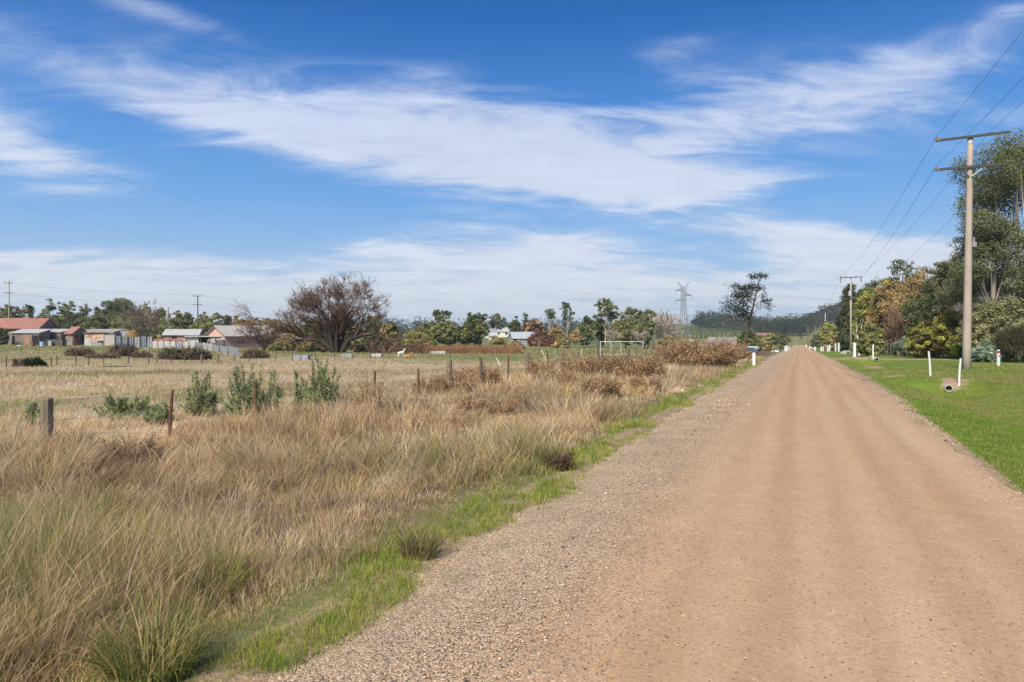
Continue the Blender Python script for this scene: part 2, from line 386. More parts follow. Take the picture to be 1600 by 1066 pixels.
def ground_material():
    m, nt, N, L, out = new_mat('ground'); b = principled(N, L, out, .95, .1)
    v = coords(N)
    at = N.new('ShaderNodeAttribute'); at.attribute_name = 'Col'
    dw = N.new('ShaderNodeAttribute'); dw.attribute_name = 'dirt'
    n1 = ntex(N, L, v, .22, 6, .6, .2); n2 = ntex(N, L, v, 1.6, 8, .7); n3 = ntex(N, L, v, 22., 4, .7)
    c = mixn(N, L, 1., at.outputs['Color'], rampn(N, L, n1, [(.25, (.78, .74, .72)), (.5, (1., 1., 1.)), (.75, (1.22, 1.14, .95))]), 'MULTIPLY')
    c = mixn(N, L, 1., c, rampn(N, L, n2, [(.25, .66), (.75, 1.3)]), 'MULTIPLY')
    c = mixn(N, L, 1., c, rampn(N, L, n3, [(.2, .7), (.8, 1.3)]), 'MULTIPLY')
    f = mth(N, L, 'ADD', dw.outputs['Fac'], mth(N, L, 'MULTIPLY', mth(N, L, 'SUBTRACT', n2, .5), 1.3))
    vp = N.new('ShaderNodeTexVoronoi'); vp.inputs['Scale'].default_value = 70.; L.new(v, vp.inputs['Vector']); vs = N.new('ShaderNodeSeparateColor'); L.new(vp.outputs['Color'], vs.inputs[0])
    dirt = mixn(N, L, mth(N, L, 'MULTIPLY', vs.outputs[0], rampn(N, L, n3, [(.3, .2), (.7, 1.)])), (.24, .16, .10), (.52, .38, .27))
    c = mixn(N, L, rampn(N, L, f, [(.38, 0.), (.6, 1.)]), c, dirt)
    L.new(c, b.inputs['Base Color'])
    bumpn(N, L, mth(N, L, 'ADD', mth(N, L, 'MULTIPLY', n2, .6), mth(N, L, 'MULTIPLY', n3, .4)), .5, .08, b)
    return m
def grid_lines(lo, hi, fine_lo, fine_hi, step, growth):
    a = list(np.arange(fine_lo, fine_hi + 1e-6, step))
    d = step
    while a[-1] < hi: d *= growth; a.append(a[-1] + d)
    d = step; b = []
    v = a[0]
    while v > lo: d *= growth; v -= d; b.append(v)
    return np.array(b[::-1] + a)
def make_ground():
    tl = grid_lines(-1500, 900, -16, 22, .3, 1.07); sl = grid_lines(-300, 1450, -4, 80, .6, 1.045)
    T, Sg = np.meshgrid(tl, sl); x, y = xy(Sg.ravel(), T.ravel()); z = gz(x, y)
    t = T.ravel(); s = Sg.ravel()
    z = z - .07 * (sm(-2.75, -2.2, t) * (1 - sm(-.5, -.05, t - tr(s)))) * (1 - sm(372, 376, s))
    nt_, ns = len(tl), len(sl)
    i = (np.arange(ns - 1)[:, None] * nt_ + np.arange(nt_ - 1)[None]).ravel()
    Q = np.stack([i, i + 1, i + nt_ + 1, i + nt_], -1)
    mb = MB(); mb.add(np.c_[t, s, z], Q, region_cols(x, y))
    o = mb.build('ground', ground_material(), smooth=True); o.rotation_euler = (0, 0, -RA)
    a = o.data.attributes.new('dirt', 'FLOAT', 'POINT'); a.data.foreach_set('value', dirt_w(x, y).astype(np.float32))
    kind(o, 'structure')
def road_material():
    m, nt, N, L, out = new_mat('road'); b = principled(N, L, out, .93, .12)
    v = coords(N); sp = N.new('ShaderNodeSeparateXYZ'); L.new(v, sp.inputs[0]); t = sp.outputs[0]; s = sp.outputs[1]
    nb = ntex(N, L, v, 1., 6, .6, .3, (.7, .09, 1)); nst = ntex(N, L, v, 1.0, 5, .6, .1, (2.6, .06, 1)); nf = ntex(N, L, v, 30., 5, .7); nm = ntex(N, L, v, 4., 6, .7)
    tan = mixn(N, L, rampn(N, L, nst, [(.3, 0.), (.7, 1.)]), (.405, .27, .157), (.495, .343, .208))
    red = rampn(N, L, mth(N, L, 'ADD', mth(N, L, 'MULTIPLY', nb, .65), mth(N, L, 'MULTIPLY', nst, .45)), [(.52, 0.), (.68, 1.)])
    tan = mixn(N, L, mth(N, L, 'MULTIPLY', red, .5), tan, (.40, .205, .10))
    tan = mixn(N, L, 1., tan, rampn(N, L, nf, [(.25, .8), (.75, 1.18)]), 'MULTIPLY')
    tan = mixn(N, L, 1., tan, rampn(N, L, nm, [(.3, .9), (.7, 1.08)]), 'MULTIPLY')
    # small dark stones pressed into the packed surface
    vo = N.new('ShaderNodeTexVoronoi'); vo.inputs['Scale'].default_value = 34.; vo.inputs['Randomness'].default_value = 1.
    mp = N.new('ShaderNodeMapping'); mp.inputs['Scale'].default_value = (1, .75, 1); L.new(v, mp.inputs[0]); L.new(mp.outputs[0], vo.inputs['Vector'])
    dot = rampn(N, L, vo.outputs['Distance'], [(.16, 1.), (.3, 0.)])
    csep = N.new('ShaderNodeSeparateColor'); L.new(vo.outputs['Color'], csep.inputs[0])
    pick = rampn(N, L, mth(N, L, 'ADD', csep.outputs[0], mth(N, L, 'MULTIPLY', mth(N, L, 'SUBTRACT', nm, .5), 1.2)), [(.66, 0.), (.9, 1.)])
    stone = mth(N, L, 'MULTIPLY', dot, pick)
    tan = mixn(N, L, mth(N, L, 'MULTIPLY', stone, .8), tan, mixn(N, L, csep.outputs[1], (.10, .075, .06), (.20, .16, .14)))
    # loose gravel shoulder
    vg = N.new('ShaderNodeTexVoronoi'); vg.inputs['Scale'].default_value = 85.; L.new(v, vg.inputs['Vector'])
    gs = N.new('ShaderNodeSeparateColor'); L.new(vg.outputs['Color'], gs.inputs[0])
    grav = rampn(N, L, gs.outputs[0], [(.0, (.13, .10, .075)), (.2, (.32, .225, .145)), (.5, (.47, .335, .215)), (.8, (.56, .41, .27)), (1., (.70, .54, .37))])
    grav = mixn(N, L, 1., grav, rampn(N, L, ntex(N, L, v, 1.3, 6, .7), [(.3, .74), (.7, 1.12)]), 'MULTIPLY')
    edge = mth(N, L, 'ADD', t, mth(N, L, 'MULTIPLY', mth(N, L, 'SUBTRACT', ntex(N, L, v, .8, 6, .65), .5), .8))
    wl = rampn(N, L, mth(N, L, 'MULTIPLY_ADD', edge, .25) if False else mth(N, L, 'ADD', mth(N, L, 'MULTIPLY', edge, .25), .5), [(.06, 1.), (.33, 0.)])
    wr = rampn(N, L, mth(N, L, 'ADD', mth(N, L, 'MULTIPLY', edge, .25), 0.), [(.52, 0.), (.6, 1.)])
    w = mth(N, L, 'MAXIMUM', wl, wr)
    # pressed wheel tracks: two pairs of paler bands with darker, looser lines between them
    tw = mth(N, L, 'ADD', t, mth(N, L, 'MULTIPLY', mth(N, L, 'SUBTRACT', ntex(N, L, v, 1., 3, .5, 0, (.2, .05, 1)), .5), .7))
    trk = mth(N, L, 'SINE', mth(N, L, 'MULTIPLY', tw, 4.1)); trk2 = mth(N, L, 'SINE', mth(N, L, 'ADD', mth(N, L, 'MULTIPLY', tw, 11.), 1.))
    tan = mixn(N, L, 1., tan, rampn(N, L, mth(N, L, 'ADD', mth(N, L, 'ADD', mth(N, L, 'MULTIPLY', trk, .11), mth(N, L, 'MULTIPLY', trk2, .12)), .5), [(.1, (.80, .74, .70)), (.55, (1., 1., 1.)), (.95, (1.10, 1.11, 1.12))]), 'MULTIPLY')
    gmix = mth(N, L, 'ADD', w, mth(N, L, 'MULTIPLY', mth(N, L, 'SUBTRACT', gs.outputs[1], .5), 1.1))
    w = rampn(N, L, gmix, [(.35, 0.), (.65, 1.)])
    c = mixn(N, L, w, tan, grav)
    L.new(c, b.inputs['Base Color'])
    h = mth(N, L, 'ADD', mth(N, L, 'MULTIPLY', mth(N, L, 'MULTIPLY', vg.outputs['Distance'], w), -1.4), mth(N, L, 'MULTIPLY', nf, .5))
    h = mth(N, L, 'SUBTRACT', h, mth(N, L, 'MULTIPLY', stone, .35))
    bumpn(N, L, h, .55, .02, b)
    return m
def make_road():
    tl = np.concatenate([np.linspace(-2.75, -2.0, 6), np.linspace(-1.8, 1.8, 19), np.linspace(2.0, 2.6, 6)])
    sl = grid_lines(-60, 372, -2, 40, .4, 1.03); sl = sl[sl < 374]
    T, Sg = np.meshgrid(tl, sl); t = T.ravel(); s = Sg.ravel()
    te = t + (np.abs(t) > 2.3) * (.12 * np.sin(s * .9) + .09 * np.sin(s * 2.3 + 1) + .07 * np.sin(s * 5.1) + .04 * np.sin(s * 9.7 + 2)) * np.clip((np.abs(t) - 2.3) / .4, 0, 1)
    te = np.where(te > 1.5, 1.5 + (te - 1.5) * (tr(s) - 1.5) / 1.12, te)
    x, y = xy(s, te)
    z0 = np.interp(s, _ps, _pz)
    edge = np.clip((np.abs(te) - 2.2) / .5, 0, 1)
    z = z0 + .075 * (1 - (te / 2.7) ** 2) + .012 * np.sin(te * 5 + .3) * (1 - edge) - edge * .035
    nt_, ns = len(tl), len(sl); i = (np.arange(ns - 1)[:, None] * nt_ + np.arange(nt_ - 1)[None]).ravel()
    mb = MB(); mb.add(np.c_[te, s, z], np.stack([i, i + 1, i + nt_ + 1, i + nt_], -1))
    o = mb.build('road', road_material(), smooth=True); o.rotation_euler = (0, 0, -RA); kind(o, 'structure')
def road_z(s, t): return np.interp(s, _ps, _pz) + .075 * (1 - (t / 2.7) ** 2) - np.clip((np.abs(t) - 2.2) / .5, 0, 1) * .035
make_ground(); make_road()

# ------------------------------------------------------------------ grasses
def blades(mb, pos, h, w, ldir, lean, cols, seg=3, curl=1.0):
    """ribbons: pos base, h length, w width, ldir heading of the lean, lean 0..1.3 rad at the base growing to the tip"""
    n = len(pos); k = seg + 1
    u = np.linspace(0, 1, k)
    ang = lean[:, None] * (.35 + curl * u[None])                     # angle from vertical along the blade
    st_ = h[:, None] / seg
    dz = np.cos(ang) * st_; dr = np.sin(ang) * st_
    zc = np.concatenate([np.zeros((n, 1)), np.cumsum(dz[:, :-1], 1)], 1); rc = np.concatenate([np.zeros((n, 1)), np.cumsum(dr[:, :-1], 1)], 1)
    P = np.stack([pos[:, 0:1] + rc * np.cos(ldir)[:, None], pos[:, 1:2] + rc * np.sin(ldir)[:, None], pos[:, 2:3] + zc], -1)
    fa = rng.uniform(0, 2 * math.pi, n)
    side = np.stack([np.cos(fa), np.sin(fa), np.zeros(n)], -1)[:, None, :]
    wd = (w[:, None] * (1 - .85 * u[None] ** 1.5) * .5)[:, :, None]
    V = np.stack([P - side * wd, P + side * wd], 2).reshape(-1, 3)
    b = (np.arange(n) * 2 * k)[:, None] + (np.arange(seg) * 2)[None]
    Q = np.stack([b, b + 1, b + 3, b + 2], -1).reshape(-1, 4)
    mb.add(V, Q, np.repeat(cols, 2 * k, 0))
def pick(cols, wts, n):
    cols = np.array(cols); wts = np.array(wts, float); wts /= wts.sum()
    return cols[rng.choice(len(cols), n, p=wts)]
STRAW = [(0.713, 0.531, 0.324), (0.603, 0.426, 0.233), (0.828, 0.675, 0.478), (0.495, 0.334, 0.19), (0.618, 0.477, 0.33), (0.622, 0.451, 0.173), (0.391, 0.299, 0.212), (0.536, 0.344, 0.176)]
STRAW_W = [3, 2.6, 1.8, 1.8, 1.6, 1.5, 1.3, 1.2]
GREENS = [(.23, .27, .075), (.30, .32, .11), (.17, .21, .065), (.43, .38, .13)]
def clumped(n_cl, per, Ylo, Yhi, pxlo, pxhi, keep, spread):
    Y = np.exp(rng.uniform(math.log(Ylo), math.log(Yhi), n_cl)); px = rng.uniform(pxlo, pxhi, n_cl)
    x = (px - CX) / F * Y; s, t = st(x, Y)
    k = keep(s, t, x, Y); x, Y = x[k], Y[k]; n = len(x)
    ci = np.repeat(np.arange(n), per)
    rr = spread * np.sqrt(rng.uniform(0, 1, n * per)); th = rng.uniform(0, 2 * math.pi, n * per)
    return ci, n, x[ci] + rr * np.cos(th), Y[ci] + rr * np.sin(th), th, rr / spread, x, Y
def px_w(Y, base, k): return np.maximum(base, k * Y / 683.)

def make_verge_grass():
    mb = MB()
    def field(n_cl, per, Ylo, Yhi, pxlo, pxhi, keep, spread, hfun, wb, wk, gfun, lean=(.15, .75), tint=(1, 1, 1)):
        ci, n, x, y, th, rr, cx, cy = clumped(n_cl, per, Ylo, Yhi, pxlo, pxhi, keep, spread)
        s, t = st(x, y)
        ch = (rng.uniform(.5, 1.3, n) * (.8 + .35 * lump(cx, cy, 1.4, 2.7)))[ci]
        h = hfun(s, t, x, y) * ch * rng.uniform(.55, 1.25, len(x))
        # the wind has laid the tufts over in drifts
        wind = (2.2 * lump(cx, cy, .55, 1.4) + 2.5 * lump(cx, cy, 1.7, 3.3) + rng.normal(.3, .7, n))[ci]
        laid = np.clip(.35 + .75 * lump(cx, cy, .8, 6.1) + rng.normal(0, .25, n), 0, 1)[ci]
        ld = np.where(rng.uniform(size=len(x)) > laid * .85, th, wind) + rng.normal(0, .5, len(x))
        ln = rng.uniform(*lean, len(x)) * (.5 + .5 * rr) + laid * .55
        g = np.clip(gfun(s, t, x, y), 0, 1)
        csel = (pick(STRAW, STRAW_W, n)[ci] * .78 + pick(STRAW, STRAW_W, len(x)) * .22) * (1 + .2 * lump(cx, cy, .4, 7.)[ci] + .12 * rng.normal(size=n)[ci])[:, None]
        gsel = pick(GREENS, [3, 2, 2, 2], len(x))
        isg = rng.uniform(size=len(x)) < g
        col = np.where(isg[:, None], gsel, csel) * np.array(tint) * rng.uniform(.75, 1.2, (len(x), 1))
        keep2 = (t < -2.82) & (h > .02)
        P = np.c_[x, y, gz(x, y) - .02]
        blades(mb, P[keep2], h[keep2], px_w(y, wb, wk)[keep2] * rng.uniform(.6, 1.3, keep2.sum()), ld[keep2], ln[keep2], col[keep2])
    def hv(s, t, x, y):
        d = -t
        h = .10 + .40 * sm(2.85, 4.2, d + .4 * lump(x, y, 1.1, .7))
        h = h * (.8 + .45 * lump(x, y, .9, 2.2))
        return np.maximum(h, .06) * (1 - .35 * sm(8.6, 10.6, d)) * (1 - .2 * sm(30, 60, y))
    def gv(s, t, x, y):
        d = -t
        return .05 + .40 * (1 - sm(2.95, 3.7, d)) + .42 * np.clip(lump(x, y, .55, 4.), 0, 1) * (1 - sm(8, 11, d)) + .6 * bump(y, 4.6, 2.2) * bump(x, -4.2, 2.0)
    verge = lambda s, t, x, y: (t < -2.9) & (t > -10.8)
    # mop-headed tufts with gaps between them, then the finer grass that fills in
    tuft = lambda s, t, x, y: hv(s, t, x, y) * 1.12
    field(1300, 95, 2.6, 9.5, -250, 1000, lambda s, t, x, y: (t < -3.15) & (t > -10.6), .15, tuft, .0056, .62, gv, (.25, 1.3))
    field(1900, 60, 9, 26, -200, 1150, lambda s, t, x, y: (t < -3.3) & (t > -10.6), .2, tuft, .0055, .58, gv, (.25, 1.3))
    field(2000, 20, 2.6, 9, -250, 1000, verge, .2, lambda s, t, x, y: .72 * hv(s, t, x, y), .0036, .5, gv, (.1, 1.35))
    field(3800, 15, 8, 24, -200, 1150, verge, .22, lambda s, t, x, y: .75 * hv(s, t, x, y), .004, .48, gv, (.1, 1.3))
    field(5600, 14, 22, 75, 500, 1230, verge, .35, hv, .004, .5, gv, (.1, 1.1))
    # long stalks blown over in every direction
    stalk = lambda s, t, x, y: .62 * hv(s, t, x, y) + .36
    field(2600, 5, 2.8, 10, -250, 1000, lambda s, t, x, y: (t < -3.7) & (t > -10), .3, stalk, .0042, .62, lambda s, t, x, y: 0 * x + .05, (.3, 1.7))
    field(3600, 5, 9, 30, -200, 1150, lambda s, t, x, y: (t < -3.7) & (t > -10.5), .4, stalk, .005, .68, lambda s, t, x, y: 0 * x + .03, (.3, 1.6))
    pad = lambda s, t, x, y: (t < -10.3)
    field(8000, 14, 10, 34, -250, 950, pad, .3, lambda s, t, x, y: .20 + .09 * lump(x, y, .6, 2.), .0035, .45, lambda s, t, x, y: .10 + .55 * np.clip(lump(x, y, .3, 1.), 0, 1), (.1, 1.2), (.98, 1.02, 1.12))
    o = mb.build('dry_grass', GRASS); kind(o, 'stuff')
    mb = MB()
    def short(s, t, x, y): return .13 + .07 * lump(x, y, .5, 1.)
    field(14000, 10, 30, 66, -250, 1150, pad, .6, short, .004, .42, lambda s, t, x, y: .10 + .6 * sm(44, 60, y) * sm(-25, 0, x) + .6 * np.clip(lump(x, y, .2, 1.), 0, 1), (.1, 1.2), (.97, 1.03, 1.15))
    field(3600, 8, 62, 130, -200, 1150, lambda s, t, x, y: (t < -12), 1.2, lambda s, t, x, y: .2 + 0 * x, .006, .7, lambda s, t, x, y: .7 + 0 * x)
    o = mb.build('paddock_grass', GRASS); kind(o, 'stuff')
    # a few long pale flowering stems standing above the rest
    mb = MB()
    n = 260; Y = np.exp(rng.uniform(math.log(3.2), math.log(30), n)); px = rng.uniform(-150, 1050, n); x = (px - CX) / F * Y
    s, t = st(x, Y); k = (t < -3.6) & (t > -10); x, Y = x[k], Y[k]; n = len(x)
    x = np.r_[x, rng.normal(-2.9, .18, 24)]; Y = np.r_[Y, rng.normal(6.0, .25, 24)]; n = len(x)
    blades(mb, np.c_[x, Y, gz(x, Y)], rng.uniform(.6, .95, n), px_w(Y, .0035, .5), rng.uniform(0, 6.28, n), rng.uniform(.02, .9, n), pick([(.70, .58, .42), (.62, .48, .30)], [1, 1], n), 5)
    o = mb.build('seed_stems', GRASS); kind(o, 'stuff')
def make_green_verge():
    mb = MB()
    def strip(n_cl, per, Ylo, Yhi, keep, spread, h0, wb, pxlo=-100, pxhi=1300):
        ci, n, x, y, th, rr, cx, cy = clumped(n_cl, per, Ylo, Yhi, pxlo, pxhi, keep, spread)
        col = (pick([(.30, .37, .06), (.21, .30, .05), (.38, .41, .085), (.46, .41, .12), (.14, .20, .04)], [3, 2, 2.4, 2, 1], n)[ci]) * rng.uniform(.7, 1.25, (len(x), 1))
        h = h0 * rng.uniform(.5, 1.4, len(x)) * rng.uniform(.6, 1.4, n)[ci]
        blades(mb, np.c_[x, y, gz(x, y) - .005], h, px_w(y, wb, .55), th + rng.normal(0, .6, len(x)), rng.uniform(.2, 1.1, len(x)), col, 2)
    def edge(s, t, x, y):
        e = -2.78 + .2 * (1 - sm(3, 10, s)) + .24 * lump(x, y, 1.3, 1.) + .22 * lump(x, y, 3.1, 2.)
        return (t < e + .10) & (t > e - .50) & (lump(x, y, 1.9, 5.) + .7 * lump(x, y, 5.3, 1.) > -.82 + .5 * rng.uniform(size=len(x)))
    strip(15000, 16, 3.2, 14, edge, .08, .065, .0034)
    strip(15000, 12, 13, 60, edge, .18, .10, .004)
    def moss(s, t, x, y): return (t < -2.55 + .2 * lump(x, y, 2.3, 1.)) & (t > -3.7)
    strip(9000, 12, 3.2, 14, moss, .12, .035, .0032)
    strip(5000, 9, 13, 50, moss, .25, .05, .004)
    def few(s, t, x, y): return (t < -2.15) & (t > -2.8) & (rng.uniform(size=len(t)) < .11)
    strip(5000, 22, 3.6, 12, few, .07, .05, .003)
    o = mb.build('verge_grass', GRASS); kind(o, 'stuff')
def make_lawn():
    mb = MB()
    def right(s, t, x, y): return (t > tr(s) - .12 + .16 * lump(x, y, 2.1, 1.) + .08 * lump(x, y, 6., 2.)) & (t < 20) & (dirt_w(x, y) < rng.uniform(.15, .7, len(x)))
    for (n_cl, per, a, b, sp, h0, wb) in ((9000, 14, 6.5, 16, .10, .045, .003), (9000, 12, 15, 45, .25, .05, .004)):
        ci, n, x, y, th, rr, cx, cy = clumped(n_cl, per, a, b, 1270, 1800, right, sp)
        base = pick([(.215, .30, .055), (.165, .255, .045), (.28, .33, .07), (.37, .35, .11)], [4, 3, 2.4, 1.8], n)[ci]
        ss, tt = st(x, y); dry = np.clip(.72 * sm(13, 32, ss) + .6 * lump(x, y, .45, 2.) + .3 * lump(x, y, 1.6, 1.) - .15, 0, .8)[:, None]
        col = (base * (1 - dry) + np.array([.36, .31, .12]) * dry) * rng.uniform(.75, 1.25, (len(x), 1))
        blades(mb, np.c_[x, y, gz(x, y) - .004], h0 * rng.uniform(.5, 1.5, len(x)), px_w(y, wb, .6), th, rng.uniform(.2, 1.2, len(x)), col, 2)
    o = mb.build('lawn_grass', GRASS); kind(o, 'stuff')
def make_gravel():
    n = 34000
    Y = np.exp(rng.uniform(math.log(3.0), math.log(22), n)); s0 = rng.uniform(0, 1, n)
    left = rng.uniform(size=n) < .84
    t = np.where(left, -2.8 + 1.8 * rng.beta(1.2, 1.7, n), 9.)
    spread = rng.uniform(size=n) < .07; t = np.where(spread, rng.uniform(-2.6, 2.5, n), t)
    s = Y * 1.06 + .35 * np.minimum(t, 2.5); t = np.where(t > 8, tr(s) + .12 - .55 * rng.beta(1, 2.2, n), t)
    patch = .5 + .5 * lump(t * 3, s, 1.1, 1.)
    k = (rng.uniform(size=n) < .35 + .65 * patch); t, s = t[k], s[k]; n = len(t)
    x, y = xy(s, t); z = road_z(s, t)
    r = np.exp(rng.normal(math.log(.0048), .42, n)) * np.clip(y / 9, 1, 1.8)
    O = np.array([(1, 0, 0), (0, 1, 0), (-1, 0, 0), (0, -1, 0), (0, 0, .75), (0, 0, -.6)])
    V = O[None] * rng.uniform(.6, 1.3, (n, 6, 1)); a = rng.uniform(0, 6.28, n)
    ca, sa = np.cos(a)[:, None], np.sin(a)[:, None]
    V = np.stack([V[..., 0] * ca - V[..., 1] * sa, V[..., 0] * sa + V[..., 1] * ca, V[..., 2]], -1) * r[:, None, None] + np.stack([x, y, z + r * .25], -1)[:, None]
    T = np.array([(0, 1, 4), (1, 2, 4), (2, 3, 4), (3, 0, 4), (1, 0, 5), (2, 1, 5), (3, 2, 5), (0, 3, 5)])
    Fc = (T[None] + (np.arange(n) * 6)[:, None, None]).reshape(-1, 3)
    col = pick([(.49, .345, .225), (.57, .41, .275), (.32, .23, .16), (.14, .11, .09), (.66, .52, .38)], [4, 3, 3, 2.2, 1], n)
    mb = MB(); mb.add(V.reshape(-1, 3), Fc, np.repeat(col, 6, 0))
    o = mb.build('gravel', TWIG); kind(o, 'stuff')
make_verge_grass(); make_green_verge(); make_lawn(); make_gravel()

# ------------------------------------------------------------------ plants
def leaf_quads(mb, c, L, wr, cols, up=.3, nrm=None):
    """rhombic leaves at centres c; nrm biases the facing"""
    n = len(c)
    d = rng.normal(size=(n, 3)); d[:, 2] += up * .4
    if nrm is not None: d = d * .8 + nrm
    d /= np.linalg.norm(d, axis=1)[:, None] + 1e-9
    r = rng.normal(size=(n, 3)); u = np.cross(d, r); u /= np.linalg.norm(u, axis=1)[:, None] + 1e-9; w = np.cross(d, u)
    L = np.broadcast_to(L, (n,))[:, None]
    V = np.stack([c - u * L * .5, c + w * L * wr * .5 + d * L * .06, c + u * L * .5, c - w * L * wr * .5 + d * L * .06], 1).reshape(-1, 3)
    mb.add(V, np.arange(4 * n).reshape(-1, 4), np.repeat(cols, 4, 0))
def sphere_dirs(n):
    d = rng.normal(size=(n, 3)); return d / np.linalg.norm(d, axis=1)[:, None]
def crown_lobes(style, W, D, z0, z1):
    """ellipsoids (centre, radii) that fill a crown of half width W, half depth D, from z0 to z1"""
    H = (z1 - z0) / 2; zc = (z0 + z1) / 2; out = []
    if style == 'euc':
        nl = 13
        for i in range(nl):
            a = i * 2.4 + rng.uniform(-.4, .4); f = (i + .5) / nl; zz = z0 + (z1 - z0) * (.12 + .80 * f)
            rad = math.sqrt(max(.05, 1 - ((zz - (zc - .1 * H)) / (1.18 * H)) ** 2)) * rng.uniform(.45, .82)
            r = W * rng.uniform(.30, .48)
            out.append(((W * rad * math.cos(a), D * rad * math.sin(a), zz), (r, r, min(r * .7, H * .42))))
        out.append(((0, 0, z1 - H * .28), (W * .34, D * .34, H * .28)))
    elif style == 'conifer':
        for i in range(16):
            f = i / 15; a = i * 2.4; rr = (1 - f) * .55
            r = W * (.18 + .36 * (1 - f)); out.append(((W * rr * math.cos(a), D * rr * math.sin(a), z0 + (z1 - z0) * (.06 + .88 * f)), (r, r, H * .16)))
    else:
        nl = 15 if style == 'round' else 17
        for i in range(nl):
            d = sphere_dirs(1)[0]
            if style == 'shrub': d[2] = abs(d[2]) * 1.0 - .1
            k = rng.uniform(.45, .68); r = rng.uniform(.30, .46)
            cz = zc if style == 'round' else z0 + .15 * (z1 - z0)
            hz = H if style == 'round' else (z1 - cz)
            out.append(((W * k * d[0], D * k * d[1], cz + hz * k * d[2]), (W * r, D * r, hz * r * 1.0)))
        if style == 'shrub':                          # a skirt of growth down to the ground
            for i in range(9):
                a = i * .7 + rng.uniform(-.2, .2); r = rng.uniform(.3, .4)
                out.append(((W * .62 * math.cos(a), D * .62 * math.sin(a), z0 + .2 * (z1 - z0)), (W * r, D * r, (z1 - z0) * .24)))
        out.append(((0, 0, zc if style == 'round' else z0 + .4 * (z1 - z0)), (W * .62, D * .62, H * .6)))
    return out
def foliage(mb, lobes, L, cov, cols, wts, wr=.5, clump=.2, up=.3, hollow=.5, yjit=None):
    ar = np.array([l[1][0] * l[1][2] for l in lobes]); n = int(cov * math.pi * ar.sum() / (.5 * wr * L * L))
    n = min(n, 90000)
    ncl = max(len(lobes) * 6, n // 45)
    li = rng.choice(len(lobes), ncl, p=ar / ar.sum())
    cen = np.array([l[0] for l in lobes])[li]; rad = np.array([l[1] for l in lobes])[li]
    dd = sphere_dirs(ncl); rr = hollow + (1 - hollow) * rng.uniform(0, 1, ncl) ** .6
    cc = cen + dd * rad * rr[:, None]
    ccol = pick(cols, wts, ncl) * rng.uniform(.75, 1.3, (ncl, 1))
    ci = rng.integers(0, ncl, n)
    mrad = rad[ci].mean(1)[:, None] * clump
    c = cc[ci] + sphere_dirs(n) * (rng.uniform(0, 1, (n, 1)) ** .5) * np.maximum(mrad * 1.7, L * 1.1) * np.array([1, 1, .75])
    c[:, 2] = np.maximum(c[:, 2], .03)
    col = ccol[ci] * rng.uniform(.72, 1.3, (n, 1))
    leaf_quads(mb, c, L * rng.uniform(.6, 1.35, n), wr, col, up, dd[ci] * .9 + np.array([0, 0, .35]))
def limbs(mb, lobes, hb, r0, col, lean=(0, 0), n=7, top=None):
    top = top if top is not None else max(l[0][2] for l in lobes)
    k = 7; u = np.linspace(0, 1, k)
    P = np.c_[lean[0] * u ** 1.2 + .05 * top * .3 * np.sin(u * 5 + rng.uniform(0, 6)), lean[1] * u + .04 * top * .3 * np.sin(u * 4), -.15 + u * (top + .15)]
    mb.tube(P, r0 * (1.25 - 1.1 * u ** .8) + .01, 8, col)
    order = rng.permutation(len(lobes))[:n]
    for i in order:
        c = np.array(lobes[i][0]); f = np.clip(rng.uniform(.25, .6) * c[2] / top, .15, .9)
        a = np.array([np.interp(f, u, P[:, j]) for j in range(3)])
        uu = np.linspace(0, 1, 5)[:, None]
        mid = (a + c) / 2 + np.array([0, 0, -.08 * np.linalg.norm(c - a)]) + rng.normal(0, .06, 3) * np.linalg.norm(c - a)
        Q = (1 - uu) ** 2 * a + 2 * uu * (1 - uu) * mid + uu ** 2 * c
        rb = r0 * (1.1 - f) * .55 + .01
        mb.tube(Q, np.linspace(rb, rb * .25, 5), 5, col, cap=False)
def tree(label, px, Y, top, hw, bot, style, cols, wts=None, bark=None, cov=3.2, leaf=1.9, name='tree', cat='tree', group=None,
         lean_px=0, depth=None, clump=.2, wr=.5, trunk_r=None, hollow=.5, nl=7, up=.3, minleaf=.03):
    """px, top, bot and hw are read off the photograph; the tree stands on the ground at distance Y with its real size"""
    if px > 1325 and 64 < Y < 125 and style == 'round' and bot > 500: bot = 562      # these crowns sweep down to the grass
    loc = gp(px, Y); k = Y / F
    z1 = ZP(top, Y) - loc[2]; z0 = max(ZP(bot, Y) - loc[2], 0.0) if bot is not None else 0.0
    W = hw * k; D = W * (depth or .9)
    r = thing(name, label, cat, loc, 0, group)
    lobes = crown_lobes(style, W * .95, D, z0, z1)
    lobes = [((c[0] + lean_px * k * (c[2] / z1), c[1], c[2]), q) for c, q in lobes]
    # keep lobes inside the outline
    zt = max(c[2] + q[2] for c, q in lobes); zb = min(c[2] - q[2] for c, q in lobes)
    xr = max(abs(c[0] - lean_px * k * (c[2] / z1)) + q[0] for c, q in lobes)
    fz = (z1 - z0) / (zt - max(zb, z0 - .2 * (z1 - z0))) if style != 'shrub' else (z1 - z0) / (zt - z0); fx = min(1.35, W / xr)
    zo = zt
    lobes = [((c[0] * fx, c[1] * fx, z1 - (zo - c[2]) * fz), (q[0] * fx, q[1] * fx, q[2] * fz)) for c, q in lobes]
    mt = MB(); r0 = trunk_r or max(.05, (.017 if style == 'euc' else .026) * z1)
    limbs(mt, lobes, z0, r0, (1, 1, 1), (lean_px * k, 0), nl, z1 * .86 if style != 'shrub' else z1 * .55)
    mt.build('trunk' if style != 'shrub' else 'stem', bark or M_BARK, r, smooth=True)
    mc = MB(); foliage(mc, lobes, max(minleaf, leaf * Y / 683.), cov, cols, wts or [1] * len(cols), wr, clump, up, hollow)
    mc.build('crown' if style != 'shrub' else 'foliage', LEAF, r)
    return r
